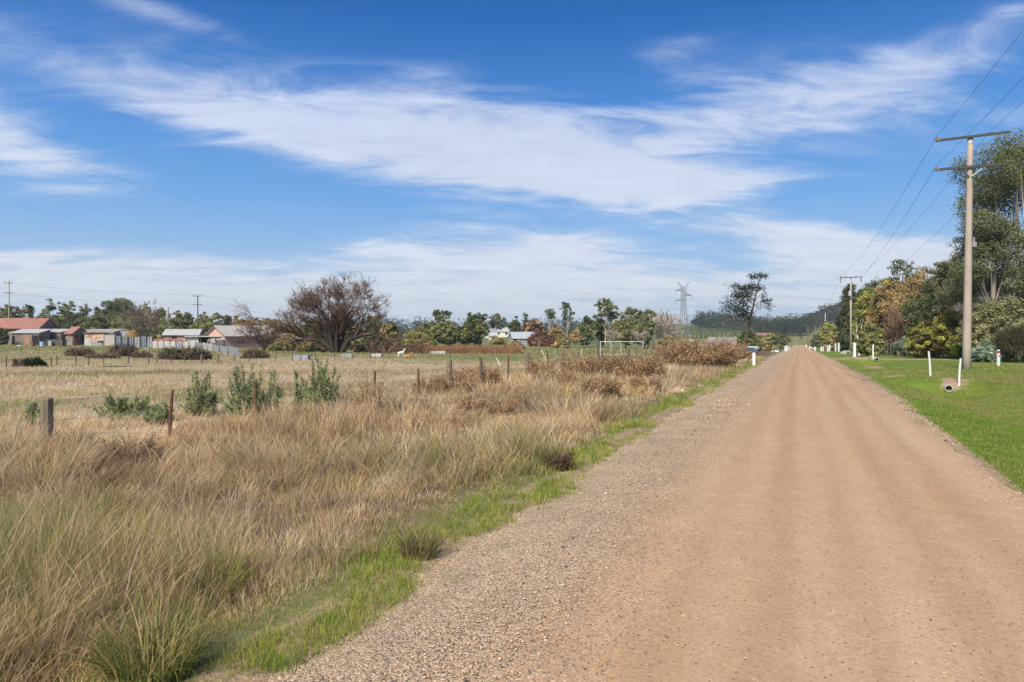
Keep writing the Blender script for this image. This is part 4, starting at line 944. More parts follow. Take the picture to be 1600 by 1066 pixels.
# ------------------------------------------------------------------ trees in the middle distance and behind the houses
for a in [
    ('broad dark gum behind the red roofed farmhouse', 14, 178, 476, 24, 540, 'round', DK + MID[:1]),
    ('leggy gum with a split pale trunk right of the green pole', 46, 176, 476, 9, 505, 'euc', DK),
    ('clumpy tall gum left of the small red roofed shed', 77, 174, 466, 13, 535, 'euc', MID + DK),
    ('rounded tall gum directly behind the small red roofed shed', 107, 178, 468, 15, 535, 'euc', MID),
    ('narrow gum with a pointed top right of the small red roofed shed', 133, 176, 475, 11, 530, 'euc', DK + MID),
    ('thin topped gum behind the patchwork iron shed', 152, 182, 478, 8, 520, 'euc', MID),
    ('tallest and widest dark gum behind the sheds', 185, 185, 462, 25, 530, 'round', DK),
    ('lighter green bushy tree below the tallest shed gum', 168, 170, 488, 20, 535, 'round', MID),
    ('olive gum crown behind the brown leafless tree', 229, 182, 475, 14, 520, 'euc', MID + OLV),
    ('little round treetop left of the plain timber pole', 252, 186, 481, 6, 505, 'round', DK),
    ('green tree between the two poles behind the pink house', 276, 180, 486, 14, 530, 'round', MID),
    ('dark pine left of the crossarm pole behind the pink house', 293, 178, 485, 10, 525, 'round', DK),
    ('olive green tree right of the crossarm pole', 321, 180, 488, 14, 530, 'round', OLV + MID),
    ('soft green gum at the right end of the shed trees', 341, 184, 489, 10, 520, 'euc', MID),
    ('dark grey green tree left of the distant blue roofed house', 354, 230, 492, 7, 515, 'round', DK),
    ('russet pointed tree right of the distant blue roofed house', 369, 230, 490, 7, 515, 'conifer', BRN),
    ('dark thicket under the gums behind the farmhouse roof end', 60, 165, 490, 36, 542, 'shrub', DK),
    ('dark thicket under the gums behind the small shed', 112, 168, 488, 36, 542, 'shrub', DK + MID[:1]),
    ('green thicket behind the patchwork shed', 155, 166, 489, 30, 542, 'shrub', MID + DK),
    ('green thicket behind the tall grey iron wall', 205, 168, 490, 36, 540, 'shrub', MID),
    ('olive thicket behind the plain timber pole', 255, 168, 495, 30, 540, 'shrub', MID + OLV),
    ('mid green thicket between crossarm pole and pink house', 318, 170, 498, 34, 540, 'shrub', MID + OLV),
    ('bushy dark shrub at the very left end of the farmhouse', 0, 128, 510, 11, 542, 'shrub', DK),
    ('rust brown bush above the tan roof ridge', 385, 205, 497, 20, 525, 'shrub', BRN + [(.19, .11, .05)]),
    ('olive brown bush above the far end of the tan roof', 418, 205, 496, 24, 525, 'shrub', BRN + OLV),
    ('dark evergreen behind the left limbs of the willow', 490, 120, 492, 28, 545, 'round', DK + OLV[:1]),
    ('dark evergreen behind the middle of the willow', 535, 125, 488, 26, 545, 'round', DK + BRN[:1]),
    ('dark brown round tree behind the right limbs of the willow', 582, 125, 490, 16, 545, 'round', BRN[3:] + DK),
    ('brownish bush at the right end of the willow branches', 608, 118, 502, 20, 548, 'shrub', BRN + DK),
    ('olive bush hiding the foot of the willow limbs on the left', 462, 110, 505, 22, 548, 'shrub', OLV + BRN),
    ('rounded yellow green bush right of the willow', 655, 108, 512, 29, 545, 'shrub', YEL[1:] + OLV),
    ('grey green swamp tree at the left end of the middle grove', 678, 135, 502, 22, 545, 'round', OLV[:1] + MID + GRY[:1]),
    ('second grey green swamp tree in the middle grove', 704, 137, 497, 20, 545, 'round', MID + GRY[:2]),
    ('third swamp tree in the middle grove, lower and darker', 728, 135, 502, 18, 545, 'round', DK + MID),
    ('swamp tree at the right end of the middle grove', 750, 137, 499, 17, 545, 'round', MID + DK),
    ('scrawny tall gum with pale trunk above the middle grove', 690, 210, 484, 14, 502, 'euc', DK),
    ('dark windswept pine above the right of the middle grove', 748, 230, 487, 18, 520, 'round', DK),
    ('thin dark gums above the far white houses', 776, 235, 490, 12, 515, 'euc', DK),
    ('dark tiered pine above the grey barn', 821, 225, 485, 9, 525, 'conifer', DK),
    ('dark round tree left of the tiered pine', 804, 228, 494, 9, 522, 'round', DK),
    ('large rust red leafless looking bush left of the gums', 834, 160, 500, 24, 540, 'shrub', RED + BRN[:1]),
    ('smaller brighter red bush below the rust red one', 848, 150, 517, 26, 543, 'shrub', RED),
    ('brown bush with golden tints right of the red bushes', 868, 158, 506, 15, 540, 'shrub', BRN),
    ('wispy gum with sparse tufts above the red bushes', 860, 200, 482, 8, 500, 'euc', DK),
    ('tall wispy gum with separate leaf tufts left of the dark gums', 886, 195, 473, 10, 503, 'euc', DK),
    ('dark round tree left of the tallest gum in the middle', 918, 178, 493, 16, 530, 'round', DK),
    ('small golden leaved tree in front of the dark gums', 897, 140, 519, 8, 535, 'round', GOL),
    ('grey green drooping tree left of the white pipe gate', 912, 146, 508, 20, 540, 'round', GRY + MID),
    ('tallest gum in the middle with gaps round a pale trunk', 947, 160, 466, 20, 512, 'euc', MID + DK),
    ('olive topped gum right of the tallest middle gum', 984, 158, 479, 17, 520, 'euc', MID + OLV),
    ('dark narrow tree under the tallest middle gum', 940, 165, 500, 14, 540, 'round', DK),
    ('broad olive tree above the white pipe gate', 978, 148, 497, 28, 540, 'round', OLV + MID),
    ('gum at the right end of the middle gums', 1012, 155, 482, 12, 510, 'euc', MID),
    ('dark spreading tree at the right foot of the middle gums', 1006, 150, 502, 20, 542, 'round', DK + MID),
    ('dark green bush touching the leaning tree trunk', 1168, 118, 515, 18, 550, 'shrub', MID + DK),
    ('tangled brown scrub before the dark open shed', 442, 90, 526, 24, 556, 'shrub', BRN + OLV),
    ('olive scrub at the left foot of the willow', 488, 82, 531, 24, 557, 'shrub', OLV + BRN),
    ('brown scrub under the right willow limb', 573, 86, 530, 24, 553, 'shrub', BRN[2:] + DK),
    ('dark scrub between willow limb and yellow green bush', 612, 95, 527, 22, 551, 'shrub', DK + BRN),
    ('low olive shrub before the white cottages of the far hamlet', 777, 170, 526, 13, 538, 'shrub', OLV + BRN),
    ('brown grey weeds in front of the grey barn', 804, 118, 533, 18, 547, 'shrub', BRN + GRY),
    ('grey brown scrub left of the small golden tree', 878, 128, 525, 14, 545, 'shrub', BRN + GRY),
    ('straw brown scrub left of the pylon foot', 1040, 140, 525, 22, 546, 'shrub', BRN + GRY),
    ('olive scrub beneath the small white shed', 1070, 128, 531, 20, 549, 'shrub', OLV + GRY),
    ('round dark tree left of the road crest', 1218, 185, 519, 14, 545, 'round', DK + MID),
    ('small olive tree left of the round crest tree', 1204, 190, 521, 9, 542, 'round', OLV),
    ('low brown green scrub right of the leaning tree', 1190, 140, 524, 18, 548, 'shrub', OLV + BRN),
]:
    l, px, Y, top, hw, bot, stl, cols = a
    sh = stl == 'shrub'; hw = hw * (1.15 if stl in ('euc', 'round') else 1.08)
    tree(l, px, Y, top, hw, bot, stl, cols, bark=M_BARK_PALE if stl == 'euc' else M_BARK, cov=3.6 if stl == 'euc' else 4.2, clump=.3 if stl == 'euc' else .2,
         name='shrub' if sh else ('gum_tree' if stl == 'euc' else ('pine_tree' if stl == 'conifer' else 'tree')), cat='shrub' if sh else 'tree', leaf=1.7)
simple_bare('brown leafless spreading tree behind the iron fence', 220, 150, 476, 32, (.20, .16, .125), (.21, .165, .12), 9, r0=.16)
simple_bare('left of two pale leafless poplars beside the pylon', 1030, 160, 486, 13, (.42, .36, .30), (.37, .31, .26), 6, r0=.12)
simple_bare('right of two pale leafless poplars beside the pylon', 1045, 165, 486, 13, (.42, .36, .30), (.37, .31, .26), 6, r0=.12)
simple_bare('straggling leafless shrub leaning before the pink house roof', 412, 84, 500, 44, (.10, .075, .06), (.16, .11, .08), 8, r0=.11)
simple_bare('small pinkish leafless shrub in front of the round tank', 335, 118, 528, 9, (.20, .15, .13), (.23, .16, .14), 5, r0=.05)
simple_bare('pale leafless sapling in front of the white pipe gate gums', 958, 130, 515, 9, (.36, .31, .25), (.33, .28, .22), 5, r0=.06)
simple_bare('pale leafless sapling right end of the white pipe gate', 1003, 128, 518, 11, (.36, .31, .25), (.33, .28, .22), 5, r0=.06)

def mound(label, px, py, hw, top, cols, n=420):
    bracken(label, px, py, hw, top, n, cols, 'bramble', 'bramble', .6, 'bramble mounds on the far grass', 1.5)
BRAM = [(0.243, 0.176, 0.128), (0.176, 0.135, 0.101), (0.297, 0.216, 0.155), (0.135, 0.121, 0.081)]
mound('low brown bramble mound in front of the small red roofed shed', 125, 557, 23, 544, BRAM)
mound('dark domed bramble in front of the iron fence', 193, 557, 24, 539, BRAM + [(.06, .07, .035)])
mound('thin flat bramble joining the two brown mounds', 160, 560, 30, 552, BRAM, 260)
mound('long dark bramble with green leaves below the leaning iron sheets', 290, 562, 46, 543, BRAM + [(.05, .075, .03), (.05, .07, .03)], 700)
mound('brown bramble tail right of the dark domed bramble', 222, 560, 16, 550, BRAM, 180)
mound('brownish bramble beside the dark green bush at far left', 34, 573, 14, 561, BRAM, 160)
mound('dark glossy green bush left of the far wire fence', 52, 573, 20, 560, [(.035, .06, .025), (.05, .08, .03), (.03, .045, .02)], 420)
mound('green and brown bramble right of the leaning iron sheets', 400, 560, 22, 546, BRAM + [(.08, .10, .03)], 260)

# reeds and the far woods
def make_reeds():
    mb = MB(); n = 16000
    px = rng.uniform(640, 815, n); Y = rng.uniform(84, 96, n); x = (px - CX) / F * Y
    h = (.8 + .25 * lump(x, Y, .8, 1.)) * rng.uniform(.6, 1.2, n)
    blades(mb, np.c_[x, Y, gz(x, Y)], h, np.full(n, .07), rng.uniform(0, 6.28, n), rng.uniform(.05, .5, n), pick([(.42, .22, .11), (.36, .19, .10), (.48, .29, .16), (.30, .20, .10)], [2, 2, 1, 1], n) * rng.uniform(.8, 1.2, (n, 1)), 2)
    o = mb.build('reeds', GRASS); kind(o, 'stuff')
make_reeds()
def woods(name, spots, cols, leafpx=1.5, per=150):
    mb = MB()
    for (x, y, H, W) in spots:
        z = gz1(x, y); L = leafpx * y / 683.
        nl = 4; c0 = pick(cols, [1] * len(cols), 1)[0] * rng.uniform(.75, 1.25)
        cs = []
        for i in range(nl):
            a = rng.uniform(0, 6.28); cs.append((x + W * .45 * math.cos(a), y + W * .45 * math.sin(a), z + H * rng.uniform(.4, .85), W * rng.uniform(.4, .6)))
        q = np.array(cs)[rng.integers(0, nl, per)]; d = sphere_dirs(per)
        c = q[:, :3] + d * q[:, 3:] * rng.uniform(.5, 1, (per, 1)) * np.array([1, 1, .9]); c[:, 2] = np.minimum(c[:, 2], z + H)
        leaf_quads(mb, c, L * rng.uniform(.6, 1.3, per), .6, c0 * rng.uniform(.75, 1.3, (per, 1)), .3, d * .8)
        b = rng.uniform(-.5, .5, (30, 2)) * W; leaf_quads(mb, np.c_[x + b[:, 0], y + b[:, 1], z + rng.uniform(0, .4, 30) * H], L, .6, c0 * rng.uniform(.7, 1.1, (30, 1)))
    o = mb.build(name, LEAF); kind(o, 'stuff')
def spots(n, pxlo, pxhi, Ylo, Yhi, H, W):
    px = rng.uniform(pxlo, pxhi, n); Y = rng.uniform(Ylo, Yhi, n)
    return [((p - CX) / F * y, y, rng.uniform(*H), rng.uniform(*W)) for p, y in zip(px, Y)]
FARG = [(.055, .068, .045), (.07, .08, .05), (.05, .06, .042), (.085, .09, .06)]
woods('far_forest', spots(420, 1262, 1560, 560, 800, (7, 11), (5, 9)), [(.06, .068, .055), (.075, .082, .062), (.08, .08, .065)])
woods('far_treeline', spots(170, -250, 980, 420, 640, (8, 14), (6, 11)) + spots(60, 620, 930, 320, 420, (6, 11), (5, 9)), FARG)
woods('valley_woods', spots(90, 1085, 1300, 520, 640, (9, 15), (7, 12)) + spots(46, 1175, 1262, 470, 540, (8, 14), (6, 10)), [(.055, .07, .04), (.075, .085, .045), (.045, .06, .034), (.10, .105, .055)])
woods('hilltop_woods', spots(34, 1080, 1180, 725, 790, (3, 6), (5, 9)), FARG)
for i in range(15):
    px = 1055 + i * 6.6 + rng.uniform(-1.2, 1.2); Y = 430
    tree('small dark planted tree in the row below the green hill', px, Y, 520.5 - i * .25, 2.0, None, 'conifer', DK, cov=3, leaf=1.3, nl=2, name='planted_tree', group='row of small trees below the green hill')

# ------------------------------------------------------------------ fences, posts
def post_part(r, x, y, z, h, rad, m, square=False, lean=(0, 0), label=None, n=8):
    mb = MB()
    if square: mb.tube([(x, y, z - .3), (x + lean[0], y + lean[1], z + h)], [rad * 1.2, rad * 1.2], 4)
    else: mb.tube([(x, y, z - .3), (x + lean[0] * .5, y + lean[1] * .5, z + h * .5), (x + lean[0], y + lean[1], z + h - .015), (x + lean[0], y + lean[1], z + h)], [rad * 1.05, rad, rad * .97, rad * .85], n)
    o = mb.build('post', m, r)
    if label: o['label'] = label
    return o
def near_fence():
    t0 = -10.15
    def at(px):
        m = (px - CX) / F; Y = -t0 / (SA - CA * m); return m * Y, Y
    posts = [(-60, 640, 't'), (72, 622, 'T'), (264, 615, 's'), (398, 606, 's'), (500, 592, 'T'), (586, 585, 's'), (655, 583, 's'), (704, 575, 'T'), (753, 572, 'd'), (794, 568, 's'), (824, 563, 'T'),
             (855, 560, 's'), (879, 541, 'L'), (900, 553, 'T'), (921, 556, 's'), (940, 550, 'd'), (983, 543, 'd'), (994, 545, 's'), (1003, 543, 'T'), (1017, 541, 'T'), (1026, 540, 'T'), (1035, 540, 's'), (1044, 538, 'T')]
    x0, y0 = at(72); base = np.array((x0, y0, gz1(x0, y0)))
    r = thing('wire_fence', 'sagging wire fence with mixed rusty steel and grey timber posts by the dry grass', 'fence', base)
    tops = []
    for px, top, k in posts:
        x, y = at(px); z = gz1(x, y); h = max(ZP(top, y) - z, .8 if px < 700 else 1.0)
        rad, m = {'t': (.075, M_WOOD), 'T': (.085, M_WOOD), 's': (.03, M_RUST), 'd': (.05, M_WOOD_DARK), 'L': (.055, M_WOOD)}[k]
        lab = {'T': 'grey round timber post', 't': 'grey round timber post', 's': 'rusty steel post', 'd': 'dark split post', 'L': 'tall timber post'}[k]
        p = np.array((x, y, z)) - base
        post_part(r, *p, h, rad, m, lean=(rng.normal(0, .03), rng.normal(0, .03)), label=lab)
        tops.append((p, h))
    for wi, f in enumerate((.9, .62, .36)):
        mb = MB()
        for (p, h), (q, g) in zip(tops[:-1], tops[1:]):
            a = p + np.array([0, 0, min(h, .95) * f]); b = q + np.array([0, 0, min(g, .95) * f]); u = np.linspace(0, 1, 5)[:, None]
            P = a * (1 - u) + b * u; P[:, 2] -= .05 * np.sin(u[:, 0] * math.pi) * rng.uniform(.3, 1.6)
            mb.tube(P, .0016 + .0011 * (1 + p[1] / 12), 4, cap=False)
        mb.build('wire', M_WIRE_PALE, r)
near_fence()
def far_fence():
    pts = [(-40, 588, 576), (10, 590, 575), (60, 586, 573), (80, 566, 573), (89, 568, 572), (119, 565, 571), (139, 566, 571), (162, 564, 570), (200, 563, 570), (232, 563, 569), (245, 562, 569), (268, 560, 568), (289, 558, 568), (314, 557, 568), (341, 556, 567), (366, 558, 567), (389, 553, 566),
           (430, 553, 565), (457, 551, 564), (470, 554, 564), (493, 553, 563), (522, 552, 563), (551, 546, 562), (579, 553, 561), (609, 550, 561), (640, 541, 560), (672, 543, 560), (704, 543, 559), (738, 540, 558), (771, 542, 558), (806, 541, 558), (842, 532, 557)]
    P0 = hit(pts[0][0], pts[0][2]); base = np.array(P0)
    r = thing('paddock_fence', 'long thin wire fence crossing the paddock before the willow and sheds', 'fence', base)
    tp = []
    for i, (px, top, bot) in enumerate(pts):
        x, y, z = hit(px, bot); h = ZP(top, y) - z; h = min(max(h, .6), 1.3); p = np.array((x, y, z)) - base
        thick = i in (13, 14, 15, 22, 28, 31)
        o = post_part(r, *p, h, .055 if thick else .03, M_WOOD if thick else M_WOOD_DARK, n=6, lean=(rng.normal(0, .03), 0))
        tp.append((p, h))
    for f in (.92, .55):
        mb = MB()
        for (p, h), (q, g) in zip(tp[:-1], tp[1:]):
            mb.tube([p + np.array([0, 0, .8 * f]), (p + q) / 2 + np.array([0, 0, .8 * f - .03]), q + np.array([0, 0, .8 * f])], .006, 3, cap=False)
        mb.build('wire', M_WIRE, r)
far_fence()
def rail_fence():
    Y = 56; a = gp(879, Y); base = np.array(a); r = thing('rail_fence', 'grey timber rail fence left of the white pipe gate', 'fence', base); k = Y / F
    for px, top, rad, m, lab in ((841, 529, .035, M_WOOD, 'thin grey post'), (879, 539, .055, M_WOOD, None), (935, 533, .10, M_WOOD_DARK, 'thick dark gate post')):
        g = gp(px, Y); p = np.array(g) - base; post_part(r, *p, ZP(top, Y) - g[2], rad, m, label=lab)
    q = np.array(gp(935, Y)) - base
    zr = ZP(540.5, Y) - base[2]
    mb = MB(); mb.tube([(0, 0, zr), (q[0] / 2, 0, zr - .03), (q[0], 0, zr)], .045, 6); mb.build('rail', M_WOOD, r)
rail_fence()
def pipe_gate():
    Y = 58; base = np.array(gp(938, Y)); k = Y / F; r = thing('pipe_gate', 'white pipe frame gate standing open on the paddock below the gums', 'gate', base)
    W = (1005 - 938) * k; H = ZP(534, Y) - base[2]
    mb = MB(); mb.tube([(0, 0, .1), (0, 0, H), ], .024, 8); mb.tube([(W, 0, .1), (W, 0, H)], .024, 8); mb.tube([(-.03, 0, H), (W + .03, 0, H)], .024, 8); mb.tube([(0, 0, .3), (W, 0, .3)], .018, 8)
    mb.build('frame', M_CONC_PALE, r)
    mb = MB(); mb.tube([(W * .48, 0, .3), (W * .48, 0, H)], .02, 8); mb.build('upright', M_CONC_PALE, r)
    mb = MB(); mb.tube([(W * .02, .6, 0), (W * .02, .6, H * 1.0)], .02, 8); mb.tube([(W * .28, .8, 0), (W * .28, .8, H)], .022, 8); mb.build('back_stay', M_CONC_PALE, r)
    mb = MB()
    for i in range(4): mb.tube([(0, 0, .45 + i * .2), (W, 0, .45 + i * .2)], .005, 3)
    mb.build('mesh', M_WIRE_PALE, r)
pipe_gate()
for lab, (px1, py1, px2, py2) in (('slim white stake leaning left above the thick timber post', (784, 573, 775, 559)), ('slim white stake leaning left beside the tall timber post', (855, 564, 846, 547)), ('short white upright stake left of the thick dark gate post', (908, 558, 909, 545))):
    x, y, z = hit(px1, py1); mb = MB(); mb.tube([(0, 0, -.1), ((px2 - px1) * y / F, .05, ZP(py2, y) - z)], [.026, .02], 6)
    tag(mb.build('leaning_stake', M_WHITE, loc=(x, y, z)), lab, 'stake', 'white stakes in the paddock')
def white_post(label, px, bot, top, lean_px=0, m=M_WHITE, wpx=None, name='marker_post', square=True, group='white posts along the right verge', Y=None):
    if Y is None: x, y, z = hit(px, bot)
    else: x, y, z = gp(px, Y)
    h = ZP(top, y) - z; w = .055
    if wpx: w = wpx * y / F / 2
    mb = MB()
    if square:
        l = lean_px * y / F
        for a, b in ((-.2, h - .03), (h - .03, h)):
            q = .75 if b == h else 1.
            V = [(sx * w * (1 if zz < h - .001 else q) + l * max(zz, 0) / h, sy * w * .8 * (1 if zz < h - .001 else q), zz) for zz in (a, b) for sx, sy in ((-1, -1), (1, -1), (1, 1), (-1, 1))]
            mb.add(V, np.array([(0, 1, 5, 4), (1, 2, 6, 5), (2, 3, 7, 6), (3, 0, 4, 7), (4, 5, 6, 7), (3, 2, 1, 0)]))
    else: mb.tube([(0, 0, -.2), (lean_px * .4 * y / F, 0, h * .5), (lean_px * y / F, 0, h)], [w, w * .9, w * .8], 8)
    o = mb.build(name, m, loc=(x, y, z)); return tag(o, label, 'post', group)
white_post('white flaking stake leaning left on the lawn behind the pipe mouth', 1454, 588, 549, -3, M_WHITE_OLD, 3.4, square=False)
white_post('white flaking stake leaning right between pipe mouth and power pole', 1498, 607, 560, 3, M_WHITE_OLD, 3.4, square=False)
white_post('nearest thick white post at the right road edge', 1335, 558, 536, 0, wpx=3.4)
white_post('thin bare timber stake left of the far pipe opening', 1356, 556, 536, 0, M_WOOD, 1.6)
white_post('thin whitish stake standing just above the far pipe opening', 1364, 562, 539, 0, M_WHITE_OLD, 2.)
white_post('right one of the tall white pair beside the concrete headwall', 1310.5, 549.5, 536, 0, wpx=2.4)
white_post('left one of the tall white pair beside the concrete headwall', 1305.5, 549, 537, 0, m=M_WHITE_OLD, wpx=2.2)
white_post('right post of the white pair just right of the third pole', 1296, 549, 539, 0, wpx=2.)
white_post('left post of the white pair just right of the third pole', 1293, 549.5, 541, 0, m=M_WHITE_OLD, wpx=1.8)
white_post('right post of the small white pair left of the third pole', 1286, 549, 542, 0, m=M_WHITE_OLD, wpx=1.8)
white_post('left post of the small white pair left of the third pole', 1283, 549, 542, 0, wpx=1.8)
white_post('single white post right of the sloping white rail', 1273.5, 548, 542, 0, wpx=1.8)
white_post('farthest white post near the road crest', 1260, 543, 539, 0, wpx=1.6)
white_post('leftmost post of the white trio on the left road edge', 1226.5, 549, 541, 0, m=M_WHITE_OLD, wpx=1.6, group='white posts on the left verge')
white_post('middle and tallest post of the white trio on the left road edge', 1229, 549, 540, 0, wpx=2., group='white posts on the left verge')
white_post('rightmost thin post of the white trio on the left road edge', 1232.5, 547, 541, 0, wpx=1.2, group='white posts on the left verge')
def white_rail():
    x, y, z = hit(1265, 547); k = y / F; r = thing('white_rail', 'sloping white rail beside the far end of the road', 'rail', (x, y, z))
    mb = MB(); mb.box((0, 0, .4), (.16, .12, 1.0)); mb.build('post', M_WHITE, r)
    mb = MB(); mb.tube([(0, -.1, .7), (1.0, -.6, .15)], .1, 6); mb.build('rail', M_WHITE, r)
white_rail()
def low_wall():
    x, y, z = hit(1206, 550.5); x2, y2, z2 = hit(1226, 550.5)
    L = x2 - x; r = thing('culvert_wall', 'low white concrete culvert wall on the left verge', 'wall', (x, y, z))
    mb = MB(); mb.prism([(0, -.2), (L, -.2), (L, .32), (L * .45, .30), (0, .16)], 0, .25); mb.build('wall', M_CONC_PALE, r)
    mb = MB(); mb.lathe([(.14, 0), (.14, .02), (.0, .02)], n=14); o = mb.build('pipe_mouth', M_DARK, r); o.location = (L * .32, -.012, .06); o.rotation_euler = (math.pi / 2, 0, 0)
low_wall()
def headwall():
    x, y, z = hit(1325, 552); k = y / F; r = thing('concrete_headwall', 'grey sloped concrete culvert headwall with one round black opening', 'culvert', (x, y, z))
    out = np.array([(-.95, -.05), (-.5, .28), (-.15, .36), (.35, .36), (.62, .24), (.62, -.05), (.3, -.15), (-.4, -.15)]) * (18 * k / 1.57)
    cx, cz, R = .0, .10 * 18 * k / 1.57, .14 * 18 * k / 1.57
    n = len(out); d = np.linspace(0, 1, 4, endpoint=False)
    o2 = np.concatenate([out[i] * (1 - d)[:, None] + out[(i + 1) % n] * d[:, None] for i in range(n)]); m = len(o2)
    a = np.arctan2(o2[:, 1] - cz, o2[:, 0] - cx); inn = np.c_[cx + R * np.cos(a), cz + R * np.sin(a)]
    V = np.concatenate([np.c_[o2[:, 0], np.zeros(m), o2[:, 1]], np.c_[inn[:, 0], np.zeros(m), inn[:, 1]], np.c_[o2[:, 0], np.full(m, .6), o2[:, 1]], np.c_[inn[:, 0], np.full(m, .5), inn[:, 1]]])
    i = np.arange(m); j = (i + 1) % m
    mb = MB(); mb.add(V, np.concatenate([np.stack([i, j, j + m, i + m], -1), np.stack([i, i + 2 * m, j + 2 * m, j], -1)])); mb.build('wall', M_CONC, r)
    mb = MB(); mb.add(V, np.concatenate([np.stack([i + m, j + m, j + 3 * m, i + 3 * m], -1)])); mb.add(V[3 * m:], [tuple(range(m))]); mb.build('pipe', M_DARK, r)
headwall()
def culvert(label, px, bot, dpx, length, rz, m=M_CONC, lift=0):
    x, y, z = hit(px, bot); R = dpx * y / F / 2
    mb = MB(); n = 22; prof = [(R, -.2), (R, length), (R * .8, length), (R * .8, -.2), (R, -.2)]
    mb.lathe(prof, n=n)
    V = mb.V[0]; V = np.c_[V[:, 0], V[:, 2], V[:, 1]]; mb.V[0] = V
    r = thing('culvert_pipe', label, 'pipe', (x, y, z + R * .85 + lift), rz)
    mb.build('pipe', m, r, smooth=False)
    mb = MB(); a = np.arange(n) / n * 6.2832; mb.add(np.c_[R * .8 * np.cos(a), np.full(n, length * .55), R * .8 * np.sin(a)], [tuple(range(n))]); mb.build('inner_dark', M_DARK, r)
culvert('concrete culvert pipe poking out of the grass bank by the white stake', 1481, 611, 11.5, 5.2, -RA, lift=-.05)
culvert('small dark culvert pipe opening under the far dirt driveway', 1370, 564, 5.5, 5, -RA, M_CONC)
def marker():
    x, y, z = hit(1560, 572.5); k = y / F; h = 26 * k; w = .062 * 1.6
    r = thing('marker_post', 'white marker post with red top and dark plate beside the weeping shrub', 'post', (x, y, z), .2)
    mb = MB(); mb.box((0, 0, h * .39 - .1), (w * 1.25, w, h * .78 + .2)); mb.build('post', M_WHITE, r)
    mb = MB(); mb.box((0, 0, h * .855), (w * 1.3, w * 1.05, h * .15)); mb.build('red_band', M_RED, r)
    mb = MB(); mb.prism([(-w * .62, h * .93), (w * .62, h * .93), (w * .62, h * .97), (0, h), (-w * .62, h * .97)], -w * .5, w * .5); mb.build('cap', M_WHITE, r)
    mb = MB(); mb.box((-.01, -w * .5 - .004, h * .62), (w * .62, .008, h * .14)); mb.build('plate', rough_mat('dark_green_plate', (.02, .07, .06), .1, 4), r)
marker()
mb_ = MB(); x_, y_, z_ = hit(1565.5, 560); mb_.box((0, 0, .15), (.16, .12, .5)); 
mb_.box((0, 0, .43), (.20, .15, .06)); tag(mb_.build('meter_box', M_RED, loc=(x_, y_, z_)), 'small red box peeping out behind the red topped marker post', 'box')

def mailbox():
    x, y, z = hit(1176, 571.5); k = y / F; r = thing('mailbox', 'blue grey letterbox with white lid on a square white post beside the road', 'mailbox', (x, y, z), -.12)
    H = 30 * k; bw, bh = 15 * k, 7.6 * k; zb = H - bh
    mb = MB(); mb.box((.06, 0, (zb - .2) / 2), (4 * k, 4 * k, zb + .2)); mb.build('post', M_WHITE, r)
    mb = MB(); mb.prism([(-bw / 2, zb), (bw / 2 * .92, zb), (bw / 2, zb + bh * .8), (-bw / 2, zb + bh * .8)], -.17, .17); mb.build('box', M_NAVY, r)
    mb = MB(); mb.prism([(-bw / 2 - .02, zb + bh * .8), (bw / 2 + .02, zb + bh * .8), (bw / 2 + .02, zb + bh * .94), (0, zb + bh), (-bw / 2 - .02, zb + bh * .94)], -.2, .2); mb.build('lid', M_CONC_PALE, r)
    mb = MB(); mb.box((bw * .28, -.176, zb + bh * .56), (bw * .3, .012, bh * .22)); mb.build('mail_slot', M_STEEL, r)
mailbox()
def gate_frame():
    Y = 62; x0 = gp(1488, Y); k = Y / F; H = ZP(522, Y) - x0[2]; W = 19 * k
    r = thing('gate_frame', 'plain timber gateway frame half hidden behind the power pole', 'gate', x0)
    for px in (0, W): mb = MB(); mb.box((px, 0, H / 2 - .1), (.11, .1, H + .2)); mb.build('post', M_WOOD, r)
    mb = MB(); mb.box((W / 2, 0, H - .05), (W - .115, .09, .1)); mb.build('lintel', M_WOOD, r)
gate_frame()
def netting(label, pxs, Y, top, m=M_WOOD_DARK):
    b = np.array(gp(pxs[0], Y)); r = thing('netting_guard', label, 'fence', b); H = ZP(top, Y) - b[2]; last = None
    for px in pxs:
        p = np.array(gp(px, Y)) - b; post_part(r, *p, H * rng.uniform(.9, 1.1), .03, m, n=6); last = p
    mb = MB()
    for f in (.2, .5, .85): mb.tube([(0, 0, H * f), (last[0], 0, last[2] + H * f)], .006, 3, cap=False)
    mb.build('wire', M_WIRE, r)
netting('row of thin dark stakes holding wire before the silver cushion bush', (1396, 1403, 1410, 1417, 1424, 1432), 68, 530)
netting('stakes and wire netting round the blue grey bush', (1460, 1467, 1474, 1482), 63.5, 530, M_WOOD)
netting('pair of weathered stakes with wire left of the silver cushion bush', (1383, 1387, 1392), 74, 532, M_WOOD)

